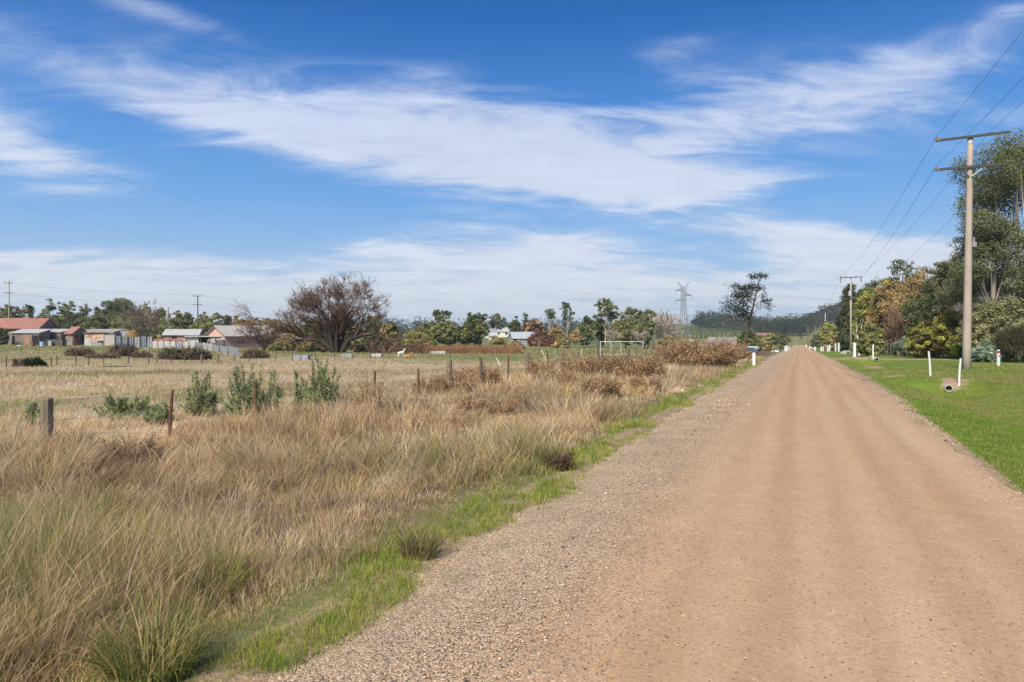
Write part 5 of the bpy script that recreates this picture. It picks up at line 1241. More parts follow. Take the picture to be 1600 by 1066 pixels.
# ------------------------------------------------------------------ poles and wires
def insul(mb, c, s=1., n=8): mb.lathe([(0, 0), (.025 * s, 0), (.025 * s, .06 * s), (.06 * s, .08 * s), (.06 * s, .12 * s), (.045 * s, .2 * s), (0, .22 * s)], c, n)
def power_pole():
    x, y, z = hit(1510, 577); k = y / F; H = (577 - 215) * k
    r = thing('power_pole', 'tallest grey timber power pole with two crossarms on the lawn', 'power pole', (x, y, z), -RA)
    mb = MB(); rb, rt = 6.2 * k, 3.9 * k
    u = np.linspace(0, 1, 9); tilt = 5 * k
    mb.tube(np.c_[tilt * u, 0 * u, -.4 + (H + .4) * u], rb + (rt - rb) * u, 14); mb.build('shaft', M_POLE, r, smooth=True)
    W = 91 * k / CA * .98; ends = {}
    for nm, zz, off, w in (('upper', H - .02, .12, W), ('lower', H - 47.5 * k, .1, W * 1.0)):
        xo = tilt * zz / H + off * .4; yo = -(rt + .06)
        mb = MB(); mb.box((xo, yo, zz), (w, .11, .13), ry=-.03 if nm == 'upper' else -.012); mb.build('crossarm', M_ARM, r)
        mb = MB(); mb.box((xo - w * .47, yo, zz + .0), (w * .07, .125, .14), ry=-.03); mb.build('end_plate', M_WOOD, r)
        for sx in (-.485, -.2, .24, .485):
            mb = MB(); insul(mb, (xo + sx * w, yo, zz + .065), .7); mb.build('insulator', M_CERAMIC, r)
            ends[(nm, sx)] = (xo + sx * w, yo, zz + .2)
    zz = H - 47.5 * k; xo = tilt * zz / H
    for sx in (-1, 1):
        mb = MB(); mb.tube([(xo + sx * .06, -rt - .05, zz - 15 * k), (xo + .04 + sx * 17 * k, -rt - .02, zz - .05)], .035, 6); mb.build('brace', M_STEEL if sx > 0 else M_ARM, r)
    mb = MB(); zz = H - 8 * k; mb.tube([(tilt * zz / H, 0, zz - .12), (tilt * zz / H, 0, zz + .12)], rt * 1.12, 14); mb.build('band', M_STEEL, r)
    mb = MB(); zz = ZP(387, y) - z; mb.tube([(tilt * zz / H + rt + .1, -.1, zz), (tilt * zz / H + rt + .1, -.1, zz + .55)], .05, 8); mb.box((tilt * zz / H + rt + .12, -.1, zz + .15), (.2, .14, .26)); mb.build('fuse_box', M_CERAMIC, r)
    return r, ends, k
PR, PE, PK = power_pole()
def wpos(root, p):
    v = rot(np.array([p]), 0, 0, root.rotation_euler[2])[0]; return v + np.array(root.location)
def road_pole(label, px, Y, top, armpx, extra, m):
    loc = gp(px, Y); k = Y / F; H = ZP(top, Y) - loc[2]; r = thing('power_pole', label, 'power pole', loc, -RA)
    mb = MB(); mb.tube([(0, 0, -.4), (0, 0, H * .5), (0, 0, H)], [.19, .16, .12], 10); mb.build('shaft', m, r, smooth=True)
    E = {}; W = armpx * k / CA
    mb = MB(); mb.box((0, -.2, H - .06), (W, .11, .13)); mb.build('crossarm', M_ARM, r)
    for sx in (-.48, -.2, .24, .48):
        mb = MB(); insul(mb, (sx * W, -.2, H), 1.1, 6); mb.build('insulator', M_CERAMIC, r); E[('upper', sx)] = (sx * W, -.2, H + .2); E[('lower', sx)] = (sx * W, -.2, H - 2.8)
    if extra:
        for sx in (-.47, .47):
            mb = MB(); mb.tube([(sx * W, -.2, H - .12), (sx * W, -.2, H - .95)], .06, 6); mb.build('hanging_insulator', M_BLACK, r)
        z2 = ZP(467, Y) - loc[2]
        mb = MB(); mb.box((-W * .18, -.2, z2), (W * .62, .11, .13)); mb.build('crossarm', M_ARM, r)
        for sx in (-.46, .12): E[('lower', sx)] = (sx * W, -.2, z2 + .25)
        E[('lower', -.485)] = (-.46 * W, -.2, z2 + .25); E[('lower', .485)] = (.12 * W, -.2, z2 + .25)
        z3 = ZP(459, Y) - loc[2]
        mb = MB(); mb.lathe([(0, 0), (.2, 0), (.22, .1), (.22, .75), (.16, .85), (0, .85)], (-.18, -.42, z3 - .4), 12); mb.build('transformer', M_STEEL, r)
    else:
        for sx in (-.485, .485): E[('lower', sx)] = (sx * W, -.2, H - 2.6)
        mb = MB(); mb.box((0, -.2, H - 2.9), (W * .8, .1, .12)); mb.build('crossarm', M_ARM, r)
    for sx in (-.485, .485): E[('upper', sx)] = (sx * W, -.2, H + .2)
    return r, E
P2, E2 = road_pole('dark second power pole with a grey transformer can among the trees', 1329.5, 113, 433, 28, True, M_POLE)
P3, E3 = road_pole('slim pale power pole standing in front of the dark pine', 1289.5, 205, 487.5, 14, False, M_POLE)
P4, E4 = road_pole('left of the two farthest power poles near the road crest', 1262.5, 330, 510, 7, False, M_WOOD)
P5, E5 = road_pole('right of the two farthest power poles above the hedge', 1274, 330, 508, 8, False, M_WOOD)
def sagline(mb, A, B, sag, rad, n=26, r2=None):
    u = np.linspace(0, 1, n)[:, None]; P = np.asarray(A) * (1 - u) + np.asarray(B) * u; P[:, 2] -= 4 * sag * (u * (1 - u))[:, 0]
    mb.tube(P, np.linspace(rad, r2 or rad, n), 4, cap=False)
s1, t1 = st(*PR.location[:2]); BX, BY = xy(s1 - 84, t1)
for (arm, sx), words in {('upper', -.485): 'left end of the upper crossarm', ('upper', .24): 'middle of the upper crossarm', ('lower', -.485): 'left end of the lower crossarm', ('lower', .485): 'right end of the lower crossarm'}.items():
    a = wpos(PR, PE[(arm, sx)]); key = (arm, sx) if (arm, sx) in E2 else (arm, .48)
    b = wpos(P2, E2[key]); c = wpos(P3, E3[key if key in E3 else (arm, sx)]); back = a + np.array([BX - PR.location[0], BY - PR.location[1], .1])
    mb = MB(); sagline(mb, back, a, 1.0, .006, 40, .009); sagline(mb, a, b, 1.1, .009, 26, .014); sagline(mb, b, c, 1.2, .014, 20, .016)
    tag(mb.build('power_line', M_WIRE), 'thin dark power line on the %s of the tallest pole' % words, 'wire', 'road power lines')

def town_pole(label, px, Y, top, m, arms):
    loc = gp(px, Y); k = Y / F; H = ZP(top, Y) - loc[2]; r = thing('power_pole', label, 'power pole', loc)
    mb = MB(); mb.tube([(0, 0, -.3), (0, 0, H)], [.17, .12], 8); mb.build('shaft', m, r, smooth=True)
    for zz, w, tip in arms:
        za = ZP(zz, Y) - loc[2]; mb = MB(); mb.box((0, -.18, za), (w * k, .1, .12))
        if tip:
            for sx in (-.5, .5): mb.tube([(sx * w * k, -.18, za), (sx * w * k, -.18, za + tip * k)], .04, 5)
        mb.build('crossarm', M_ARM, r)
    return r
M_GREENPOLE = rough_mat('green_tinted_pole', (.30, .34, .26), .2, 2., col2=(.42, .24, .19), thr=(.45, .6))
T1 = town_pole('greenish power pole with forked top rising behind the red roofed farmhouse', 14, 150, 437, M_GREENPOLE, ((442.5, 12, 4), (457.5, 14, 0), (480, 9, 3)))
T2 = town_pole('plain timber pole without crossarms behind the iron fence', 263, 150, 480, M_WOOD, ())
T3 = town_pole('dark power pole with two crossarms behind the pink house', 309, 150, 462, M_WOOD_DARK, ((463, 12, 3), (476, 14, 0)))
for i, (za, zb, lab) in enumerate(((442, 461, 'faint power line between the tops of the two left poles'), (458, 476, 'faint power line between the lower crossarms of the two left poles'))):
    A = np.array((XP(14, 150), 150 - .18, ZP(za, 150))); B = np.array((XP(309, 150), 150 - .18, ZP(zb, 150))); mb = MB()
    sagline(mb, A, B, .6, .016); sagline(mb, B, B + (B - A) * 1.0 + np.array([0, 20, -1.5]), .6, .016)
    tag(mb.build('power_line', M_WIRE_PALE), lab, 'wire', 'town power lines')
M_LATTICE = rough_mat('dull_lattice_steel', (.17, .175, .18), .15, 4., rough=.6)
def pylon():
    Y = 234; loc = gp(1068, Y); k = Y / F; H = ZP(449, Y) - loc[2]; r = thing('pylon', 'tall lattice steel pylon with horned top beyond the paddock', 'pylon', loc, .25)
    W0, W1 = 7.2 * k, 2.8 * k
    def hw(z): return W0 + (W1 - W0) * min(1, z / (H * .72)) ** .8 if z < H * .72 else W1
    lv = [0, .2, .37, .51, .63, .72, .79, .86, .93, 1.]; lv = [v * H for v in lv]
    legs = MB(); br = MB()
    cor = [(-1, -1), (1, -1), (1, 1), (-1, 1)]
    for a, b in zip(lv[:-1], lv[1:]):
        for i, (sx, sy) in enumerate(cor):
            ha, hb = hw(a), hw(b); nx, ny = cor[(i + 1) % 4]
            legs.tube([(sx * ha, sy * ha, a), (sx * hb, sy * hb, b)], .085, 4)
            br.tube([(sx * ha, sy * ha, a), (nx * hb, ny * hb, b)], .032, 3); br.tube([(nx * ha, ny * ha, a), (sx * hb, sy * hb, b)], .032, 3)
            br.tube([(sx * hb, sy * hb, b), (nx * hb, ny * hb, b)], .028, 3)
    legs.build('leg_frame', M_LATTICE, r); br.build('bracing', M_LATTICE, r)
    att = []
    for py, side, ln in ((454, -1, 13), (461.5, 1, 14), (470, -1, 14)):
        z = ZP(py, Y) - loc[2]; mb = MB(); e = (side * ln * k, 0, z)
        for sy in (-1, 1): mb.tube([(side * W1, sy * W1, z), e], .09, 4); mb.tube([(side * W1, sy * W1, z + 3 * k), e], .07, 4)
        mb.build('crossarm', M_LATTICE, r)
        mb = MB(); mb.tube([e, (e[0], 0, z - 6 * k)], [.1, .1], 6); mb.build('insulator', M_CERAMIC, r); att.append((e[0], 0, z - 6 * k))
    for side in (-1, 1):
        mb = MB(); mb.tube([(side * W1, W1, H), (side * 10.5 * k, 0, H + 8.5 * k)], .08, 4); mb.tube([(side * W1, -W1, H), (side * 10.5 * k, 0, H + 8.5 * k)], .08, 4); mb.build('horn', M_LATTICE, r); att.append((side * 10.5 * k, 0, H + 8.5 * k))
    return r, att
PY, ATT = pylon()
def trans(label, ai, pts, rad):
    """a conductor from the pylon towards the upper left, hung so that it sags through the middle point"""
    A = wpos(PY, ATT[ai]); (pe, qe), (pm, qm) = pts
    E = np.array((XP(pe, 62.), 62., ZP(qe, 62.)))
    # where the straight plan line crosses the bearing of the middle point
    m = (pm - CX) / F; u = (A[0] - m * A[1]) / ((A[0] - E[0]) - m * (A[1] - E[1])); Ym = A[1] + (E[1] - A[1]) * u
    sag = ((A[2] + (E[2] - A[2]) * u) - ZP(qm, Ym)) / (4 * u * (1 - u))
    mb = MB(); sagline(mb, A, E, sag, rad, 60, rad * .45)
    tag(mb.build('transmission_line', M_WIRE), label, 'wire', 'high voltage lines from the pylon')
trans('middle high voltage line of the sky, crossing above the willow', 0, ((-90, 190), (550, 385)), .008)
trans('high voltage line hanging just below the middle one', 1, ((-90, 187), (550, 388.5)), .005)
trans('lowest high voltage line passing behind the willow crown', 2, ((-60, 300), (500, 427)), .0075)
trans('highest thin high voltage line reaching the left horn of the pylon', 3, ((150, 62), (675, 295)), .006)
trans('faint high voltage line reaching the right horn of the pylon', 4, ((190, 62), (690, 292)), .004)

# ------------------------------------------------------------------ buildings
def gable(name, label, cat, px, Y, w, d, eave, ridge, rz, wm, rm, opens=(), over=.25, base_dz=0, trim=None, tx=None):
    """ridge along local x; w along x, d along y; loc is the middle of the near long wall"""
    loc = gp(px, Y); r = thing(name, label, cat, (loc[0], loc[1], loc[2] + base_dz), rz)
    mb = MB(); h = d / 2
    V = [(-w / 2, 0, -.4), (w / 2, 0, -.4), (w / 2, d, -.4), (-w / 2, d, -.4), (-w / 2, 0, eave), (w / 2, 0, eave), (w / 2, d, eave), (-w / 2, d, eave), (-w / 2, h, ridge), (w / 2, h, ridge)]
    mb.add(V, [(0, 1, 5, 4), (2, 3, 7, 6), (1, 2, 6, 9, 5), (3, 0, 4, 8, 7), (4, 5, 9, 8), (6, 7, 8, 9)]); mb.build('wall', wm, r)
    rb = MB(); sl = (ridge - eave) / h
    for sgn in (0, 1):
        y0, y1 = (-over, h) if sgn == 0 else (d + over, h); z0 = eave - sl * over
        W = w / 2 + over
        q = [(-W, y0, z0 + .02), (W, y0, z0 + .02), (W, y1, ridge + .02), (-W, y1, ridge + .02)]; q2 = [(a, b, c + .09) for a, b, c in q]
        rb.add(q + q2, np.array([(3, 2, 1, 0), (4, 5, 6, 7), (0, 1, 5, 4), (1, 2, 6, 5), (2, 3, 7, 6), (3, 0, 4, 7)]))
    rb.build('roof', rm, r)
    gb = MB(); gb.tube([(-w / 2 - over, -over - .06, eave - sl * over + .02), (w / 2 + over, -over - .06, eave - sl * over - .02)], .06, 6); gb.build('gutter', M_STEEL if wm is not M_WEATHER else M_RUST, r)
    if trim is not None:
        for sx in (-1, 1):
            mb = MB()
            for ya, yb in ((-over, h), (d + over, h)): mb.tube([(sx * (w / 2 + over + .03), ya, eave - sl * over + .06), (sx * (w / 2 + over + .03), yb, ridge + .06)], .07, 4)
            mb.build('bargeboard', trim, r)
    for kd, x, z, ww, hh, m in opens:
        mb = MB(); face = kd.split('@')
        if len(face) > 1:
            sx = -1 if face[1] == 'l' else 1; mb.box((sx * (w / 2 + .02), x, z), (.08, ww, hh))
        else: mb.box((x, -.02, z), (ww, .08, hh))
        o = mb.build(face[0], m, r)
        if face[0] == 'window':
            mb = MB(); t = .07
            if len(face) > 1: 
                for a in (-1, 1): mb.box((sx * (w / 2 + .05), x + a * ww / 2, z), (.06, t, hh + t)); mb.box((sx * (w / 2 + .05), x, z + a * hh / 2), (.055, ww - t, t))
            else:
                for a in (-1, 1): mb.box((x + a * ww / 2, -.05, z), (t, .06, hh + t)); mb.box((x, -.05, z + a * hh / 2), (ww - t, .055, t))
            mb.build('frame', M_WHITE_OLD, o)
    return r
def leanto(name, label, cat, px, Y, w, d, hf, hb, rz, wm, rm, opens=(), over=.2, parent=None):
    loc = gp(px, Y); r = thing(name, label, cat, loc, rz)
    mb = MB(); V = [(-w / 2, 0, -.4), (w / 2, 0, -.4), (w / 2, d, -.4), (-w / 2, d, -.4), (-w / 2, 0, hf), (w / 2, 0, hf), (w / 2, d, hb), (-w / 2, d, hb)]
    mb.add(V, [(0, 1, 5, 4), (2, 3, 7, 6), (1, 2, 6, 5), (3, 0, 4, 7), (4, 5, 6, 7)]); mb.build('wall', wm, r)
    sl = (hb - hf) / d; W = w / 2 + over
    q = [(-W, -over, hf - sl * over + .02), (W, -over, hf - sl * over + .02), (W, d + over, hb + sl * over + .02), (-W, d + over, hb + sl * over + .02)]; q2 = [(a, b, c + .08) for a, b, c in q]
    mb = MB(); mb.add(q + q2, np.array([(3, 2, 1, 0), (4, 5, 6, 7), (0, 1, 5, 4), (1, 2, 6, 5), (2, 3, 7, 6), (3, 0, 4, 7)])); mb.build('roof', rm, r)
    for kd, x, z, ww, hh, m in opens:
        mb = MB(); mb.box((x, -.02, z), (ww, .08, hh)); mb.build(kd, m, r)
    return r
K = .1247   # metres per pixel among the sheds
gable('farmhouse', 'old farmhouse with a long rusty red iron roof', 'house', 22, 136, 9.2, 6.5, 3.3, 5.2, .06, M_WEATHER, M_IRON_RED,
      [('window', 1.5, 1.6, 1.0, 1.2, M_GLASS)], .35)
leanto('verandah_shed', 'pale roofed lean-to shed with a brick panel in front of the farmhouse', 'shed', 39, 131, 5.4, 3.2, 2.3, 2.95, 0, M_WEATHER, M_IRON_PALE,
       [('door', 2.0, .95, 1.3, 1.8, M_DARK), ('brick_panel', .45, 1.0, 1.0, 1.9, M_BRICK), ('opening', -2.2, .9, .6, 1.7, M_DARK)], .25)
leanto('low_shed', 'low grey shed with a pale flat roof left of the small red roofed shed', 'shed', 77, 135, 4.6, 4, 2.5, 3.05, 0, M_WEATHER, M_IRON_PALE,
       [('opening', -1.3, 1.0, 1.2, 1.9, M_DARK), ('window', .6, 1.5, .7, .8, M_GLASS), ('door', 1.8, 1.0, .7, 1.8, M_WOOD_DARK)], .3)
gable('small_shed', 'small gabled timber shed with a bright rusty red roof', 'shed', 108, 131, 2.6, 2.6, 2.35, 3.5, -.55, M_WEATHER, M_IRON_RED,
      [('door@r', .75, 1.0, .8, 1.9, M_RUST), ('opening@r', 1.8, 1.1, .7, 1.7, M_DARK)], .25, trim=M_WOOD)
leanto('long_shed', 'long low shed with a rust striped roof behind the patchwork shed', 'shed', 150, 137, 7, 4, 2.6, 3.1, 0, M_WEATHER, iron_mat('streaked_rust_roof', (.46, .42, .39), (.34, .13, .09), (.45, .6), .3), [('opening', -2.4, 1.1, 1.2, 2, M_DARK)])
def patch_shed():
    loc = gp(147, 126); r = thing('patchwork_shed', 'lopsided shed patched from rusty orange and grey iron sheets', 'shed', loc, .08); w, d = 3.4, 2.2
    mb = MB(); mb.add([(-w / 2, 0, -.3), (w / 2, 0, -.3), (w / 2, d, -.3), (-w / 2, d, -.3), (-w / 2, 0, 2.2), (w / 2, 0, 2.35), (w / 2, d, 2.5), (-w / 2, d, 2.4)], [(0, 1, 5, 4), (2, 3, 7, 6), (1, 2, 6, 5), (3, 0, 4, 7), (4, 5, 6, 7)]); mb.build('wall', M_IRON_RUST, r)
    mb = MB(); mb.box((w / 2 + .95, .15, 1.05), (1.86, .1, 2.4)); o = mb.build('side_panel', iron_mat('tan_grey_iron', (.46, .42, .36), (.42, .17, .08), (.66, .75), .3), r); o['label'] = 'grey tan side sheet'
    mb = MB(); mb.box((-w / 2 + .62, -.05, .75), (1.2, .06, 1.6)); mb.build('pale_sheet', M_IRON_PALE, r)
    mb = MB(); mb.box((.5, -.06, .3), (1.9, .06, .85)); mb.build('grey_sheet', M_IRON_GREY, r)
    mb = MB(); mb.add([(.55, -.11, .75), (1.6, -.11, .62), (1.6, -.11, 1.05)], [(0, 1, 2)]); mb.box((1.1, -.09, .8), (.9, .03, .22), ry=.2); mb.build('hole', M_DARK, r)
    mb = MB(); mb.box((.9, .9, 2.5), (5.4, 2.4, .07), ry=-.02); mb.build('roof', M_IRON_PALE, r)
patch_shed()
def iron_wall():
    loc = gp(191, 139); r = thing('iron_screen', 'tall plain grey iron wall behind the iron fence', 'wall', loc)
    mb = MB(); mb.box((0, 0, 1.4), (3.6, .08, 3.2)); mb.build('sheet', M_IRON_GREY, r)
    for x in (-1.7, 0, 1.7): mb = MB(); mb.box((x, .1, 1.3), (.1, .1, 3.0)); mb.build('post', M_WOOD, r)
iron_wall()
def iron_fence(name, label, a, b, n, top_a, top_b, lean=.0):
    P = np.array(hit(*a)); Q = np.array(hit(*b)); r = thing(name, label, 'fence', P); D = Q - P; ang = math.atan2(D[1], D[0])
    for i in range(n):
        u0, u1 = i / n, (i + 1) / n; p, q = D * u0, D * u1; c = (p + q) / 2; L = np.linalg.norm((q - p)[:2])
        y = (P + c)[1]; h = (top_a + (top_b - top_a) * (u0 + u1) / 2) * rng.uniform(.93, 1.05)
        mb = MB(); mb.box((c[0], c[1], c[2] + h / 2 - .05), (L * .985, .05, h + .1), ang, rx=rng.normal(0, .04) + lean); mb.build('iron_sheet', M_IRON_GREY if rng.uniform() < .75 else M_IRON_PALE, r)
        mb = MB(); mb.tube([p + np.array([0, -.09, -.2]), p + np.array([rng.normal(0, .03), -.09, h * rng.uniform(1.0, 1.15)])], .055, 6); mb.build('post', M_WOOD_DARK, r)
iron_fence('iron_fence', 'upright grey corrugated iron fence with rust patches and dark posts', (180, 543), (238, 543), 6, 1.85, 1.85)
iron_fence('iron_fence', 'shorter pale iron fence below the red iron sheets', (238, 543.5), (306, 546), 7, 1.15, 1.2)
iron_fence('iron_fence', 'pale iron fence running downhill past the round tank', (306, 546), (374, 561), 7, 1.15, .85, .12)
def red_sheets():
    loc = gp(261, 129); r = thing('iron_stack', 'faded red iron sheets propped above the shorter iron fence', 'sheets', (loc[0], loc[1], loc[2]))
    for i, (x, z, w, an) in enumerate(((-.9, 1.35, 3.2, -.05), (.6, 1.3, 3.4, .05), (2.1, 1.2, 1.8, .22))):
        mb = MB(); mb.box((x, .25 * i, z), (w, .05, .45), ry=an); mb.box((x, .25 * i + .3, z / 2 - .1), (.09, .09, z)); mb.build('red_sheet', M_IRON_RED, r)
red_sheets()
def heap():
    loc = gp(207, 131.5); mb = MB(); n = 900
    d = sphere_dirs(n); d[:, 2] = np.abs(d[:, 2]); c = d * np.array([1.6, 1.2, 3.0]) * rng.uniform(.85, 1, (n, 1))
    prof = [(1.55, 0), (1.5, 1.2), (1.15, 2.1), (.6, 2.75), (0, 2.95)]; mb.lathe(prof, n=18, col=(.20, .13, .05))
    leaf_quads(mb, c, .45, .6, pick([(.36, .22, .06), (.28, .18, .07), (.42, .29, .12)], [1, 1, 1], n), .3, d)
    tag(mb.build('hay_heap', TWIG, loc=loc), 'ochre yellow heap rising behind the iron fence', 'heap')
heap()
gable('pink_outbuilding', 'small salmon pink building with a pale skillion roof left of the carport', 'house', 283, 131, 6.0, 5, 2.35, 3.3, .25, M_PINK, M_IRON_PALE, [('window@l', 2.4, 1.4, .9, .9, M_GLASS), ('door', -1.2, 1.0, .8, 1.9, M_DARK)], .3, trim=M_WOOD_DARK)
gable('pink_house', 'long salmon brick house with a weathered tan iron roof', 'house', 411.5, 127.85, 15, 6.5, 2.45, 4.1, .9, M_PINK, M_TAN_ROOF,
      [('window', -4.5, 1.35, 1.5, 1.2, M_GLASS), ('window', -1.0, 1.35, 1.0, 1.2, M_GLASS), ('window', 3.2, 1.35, 1.5, 1.2, M_GLASS), ('door', 1.0, 1.0, .9, 2.0, M_DARK)], .45, trim=M_WOOD)
def carport():
    loc = gp(319, 123); r = thing('carport', 'flat white roofed carport between the two pink buildings', 'carport', loc, .05); w = 6.6
    mb = MB(); mb.box((0, 1.2, 2.05), (w, 3.4, .16)); mb.build('roof', M_IRON_PALE, r)
    for x in (-w / 2 + .1, -.6, .9, w / 2 - .1): mb = MB(); mb.box((x, 0, .85), (.12, .12, 2.2)); mb.build('post', M_WOOD_DARK, r)
    mb = MB(); mb.box((-w / 2 + 1.2, .2, .8), (2.1, .08, 2.0)); mb.build('white_panel', M_WHITE, r)
    mb = MB(); mb.box((1.6, .3, .8), (1.3, .1, 2.0)); mb.build('brick_panel', M_PINK, r)
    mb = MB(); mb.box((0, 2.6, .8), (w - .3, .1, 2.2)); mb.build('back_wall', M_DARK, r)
carport()
def tank():
    loc = gp(338, 119); R = 13 * 119 / F; r = thing('water_tank', 'round pale pink water tank in front of the carport', 'tank', loc)
    m = iron_mat('faded_pink_tank', (.55, .45, .42), (.46, .34, .30), (.5, .7), .16, 2)
    mb = MB(); mb.lathe([(R, -.3), (R, 1.35), (R * .96, 1.42)], n=28); mb.build('wall', m, r, smooth=True)
    mb = MB(); mb.lathe([(R * 1.03, 1.43), (R * .9, 1.56), (R * .5, 1.72), (0, 1.78)], n=28); mb.build('roof', M_IRON_PALE, r, smooth=True)
tank()
def simple_shed(label, px, Y, w, d, hf, hb, wm, rm): leanto('open_shed', label, 'shed', px, Y, w, d, hf, hb, 0, wm, rm, [('opening', w * .1, hf * .45, w * .6, hf * .8, M_DARK)])
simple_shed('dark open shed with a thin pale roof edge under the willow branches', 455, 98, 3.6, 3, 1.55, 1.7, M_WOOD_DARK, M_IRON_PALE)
# far houses
gable('far_house', 'distant blue grey roofed house among the trees above the pink house', 'house', 363, 260, 4.0, 4.5, 4.6, 6.4, .3, M_CREAM, rough_mat('blue_grey_roof', (.40, .46, .52), .1, 1.), [('window', 0, 3, 1.2, 1.1, M_GLASS)])
gable('far_house', 'white gabled house left end of the far hamlet', 'house', 768, 225, 3.2, 6, 1.9, 3.1, .2, M_CREAM, M_IRON_GREY, [('window', 0, 1.1, 1, 1.0, M_GLASS)])
gable('far_house', 'long white house in the middle of the far hamlet', 'house', 785, 250, 5.6, 6, 2.2, 3.6, -.1, M_CREAM, M_IRON_PALE, [('window', -1.5, 1.4, 1, 1.0, M_GLASS), ('window', 1.5, 1.4, 1, 1.0, M_GLASS)])
gable('far_house', 'small white cottage lowest in the far hamlet', 'house', 771, 190, 2.2, 4, 1.9, 2.8, .1, M_CREAM, M_IRON_PALE, [('door', 0, .8, .7, 1.6, M_DARK)])
gable('far_house', 'white bungalow highest on the far hamlet slope', 'house', 797, 275, 5.6, 6, 3.6, 4.8, 0, M_CREAM, M_IRON_PALE, [('window', 0, 2.4, 1.6, 1.2, M_GLASS)])
gable('grey_barn', 'grey green iron barn right of the far hamlet', 'barn', 820, 150, 5.2, 7, 1.7, 3.0, .15, M_IRON_GREY, iron_mat('grey_green_roof', (.42, .47, .45), (.36, .40, .38), (.5, .7), .4), [('door', -2.2, .8, .5, 1.5, M_DARK)], .2)
gable('old_barn', 'weathered grey roofed barn beside the leaning tree', 'barn', 1124, 118, 4.6, 6.4, .7, 2.3, -.5, M_WEATHER, iron_mat('slate_grey_roof', (.27, .26, .25), (.22, .19, .17), (.5, .7), .4), [('opening', -1, .4, 1.3, .9, M_DARK)], .3)
gable('red_barn', 'distant red brown roofed barn right of the leaning tree', 'barn', 1197, 300, 7, 6, 4.6, 5.7, .1, M_WEATHER, M_IRON_RED, [('door', 0, 2.6, 1.6, 2.6, M_DARK)])
gable('hill_house', 'pale farm building on the crest of the green hill', 'house', 1121, 690, 14, 8, 4, 6.5, 0, M_CREAM, M_IRON_GREY, [('window', -3, 2, 2, 1.5, M_GLASS), ('window', 3, 2, 2, 1.5, M_GLASS)])
gable('white_van_shed', 'small white shed roof below the pylon', 'shed', 1080, 150, 1.5, 1.4, 1.5, 2.0, .2, M_WHITE, M_IRON_PALE, [('door', 0, .9, .8, 1.5, M_DARK)])

# sheets and troughs lying on the paddock
def trough(label, px, bot, wpx, hpx, rz, m):
    x, y, z = hit(px, bot); k = y / F; w, h, d = wpx * k, hpx * k, .7
    r = thing('iron_trough', label, 'trough', (x, y, z), rz, 'pale iron troughs on the paddock')
    mb = MB()
    for cx_, cy_, sx, sy in ((0, 0, w, .05), (0, d, w, .05), (-w / 2 + .03, d / 2, .05, d - .06), (w / 2 - .03, d / 2, .05, d - .06)): mb.box((cx_, cy_, h / 2 - .03), (sx, sy, h + .06))
    mb.build('wall', m, r)
    mb = MB(); mb.box((0, d / 2, h * .35), (w - .12, d - .1, .05)); mb.build('floor', M_WOOD_DARK, r)
trough('short pale iron trough right below the sagging willow limb', 588, 557.5, 15, 4.5, .0, M_IRON_PALE)
trough('long low pale trough left of the dark thick fence post', 684, 553.5, 24, 4.5, .10, M_IRON_PALE)
trough('blue grey trough end to end with the long low one', 705, 552, 17, 5, .06, M_IRON_GREY)
trough('tall white iron trough just right of the thick fence post', 759, 549.5, 19.5, 5.5, .0, M_WHITE)
trough('grey white trough farthest right, below the grey barn', 807, 547.5, 19, 6, .12, M_IRON_PALE)
trough('grey iron trough low under the left willow branches', 470, 562, 22, 7, 0, M_IRON_GREY)
trough('grey iron trough beside the willow foot', 541, 558, 17, 5, .05, M_IRON_GREY)
def puddle():
    x, y, z = hit(180, 573); m, nt, N, L, out = new_mat('still_water'); b = principled(N, L, out, .06, .5); b.inputs['Base Color'].default_value = (.25, .27, .28, 1)
    a = np.arange(40) / 40 * 6.2832; rr = 1 + .2 * np.sin(a * 3) + .1 * np.sin(a * 7 + 1)
    P = np.c_[x + .95 * rr * np.cos(a), y + .55 * rr * np.sin(a)]; zz = gz(P[:, 0], P[:, 1]).max() + .02
    mb = MB(); mb.add(np.c_[P, np.full(40, zz)], [tuple(range(40))]); kind(mb.build('puddle', m), 'structure')
puddle()
def tub():
    loc = hit(66, 541.5); mb = MB(); mb.lathe([(0, .02), (.32, .02), (.4, .75), (.43, .75), (.43, .8), (.36, .8), (.3, .1), (0, .1)], n=16)
    tag(mb.build('plastic_tub', M_BLUE, loc=loc), 'pale blue plastic tub on the grass before the sheds', 'tub')
    loc = hit(85, 541); r = thing('timber_crate', 'dark weathered timber bin left of the small red roofed shed', 'crate', loc)
    mb = MB(); w, h, d = 2.6, 1.15, 1.2
    for i in range(5):
        zz = .12 + i * .22; mb.box((0, 0, zz), (w, .06, .19)); mb.box((-w / 2 + .03, d / 2, zz), (.06, d - .1, .19)); mb.box((w / 2 - .03, d / 2, zz), (.06, d - .1, .19)); mb.box((0, d, zz), (w, .06, .19))
    mb.build('boards', M_WOOD_DARK, r)
    for x in (-w / 2, 0, w / 2): mb = MB(); mb.box((x, -.06, h / 2), (.1, .06, h)); mb.build('post', M_WOOD, r)
tub()
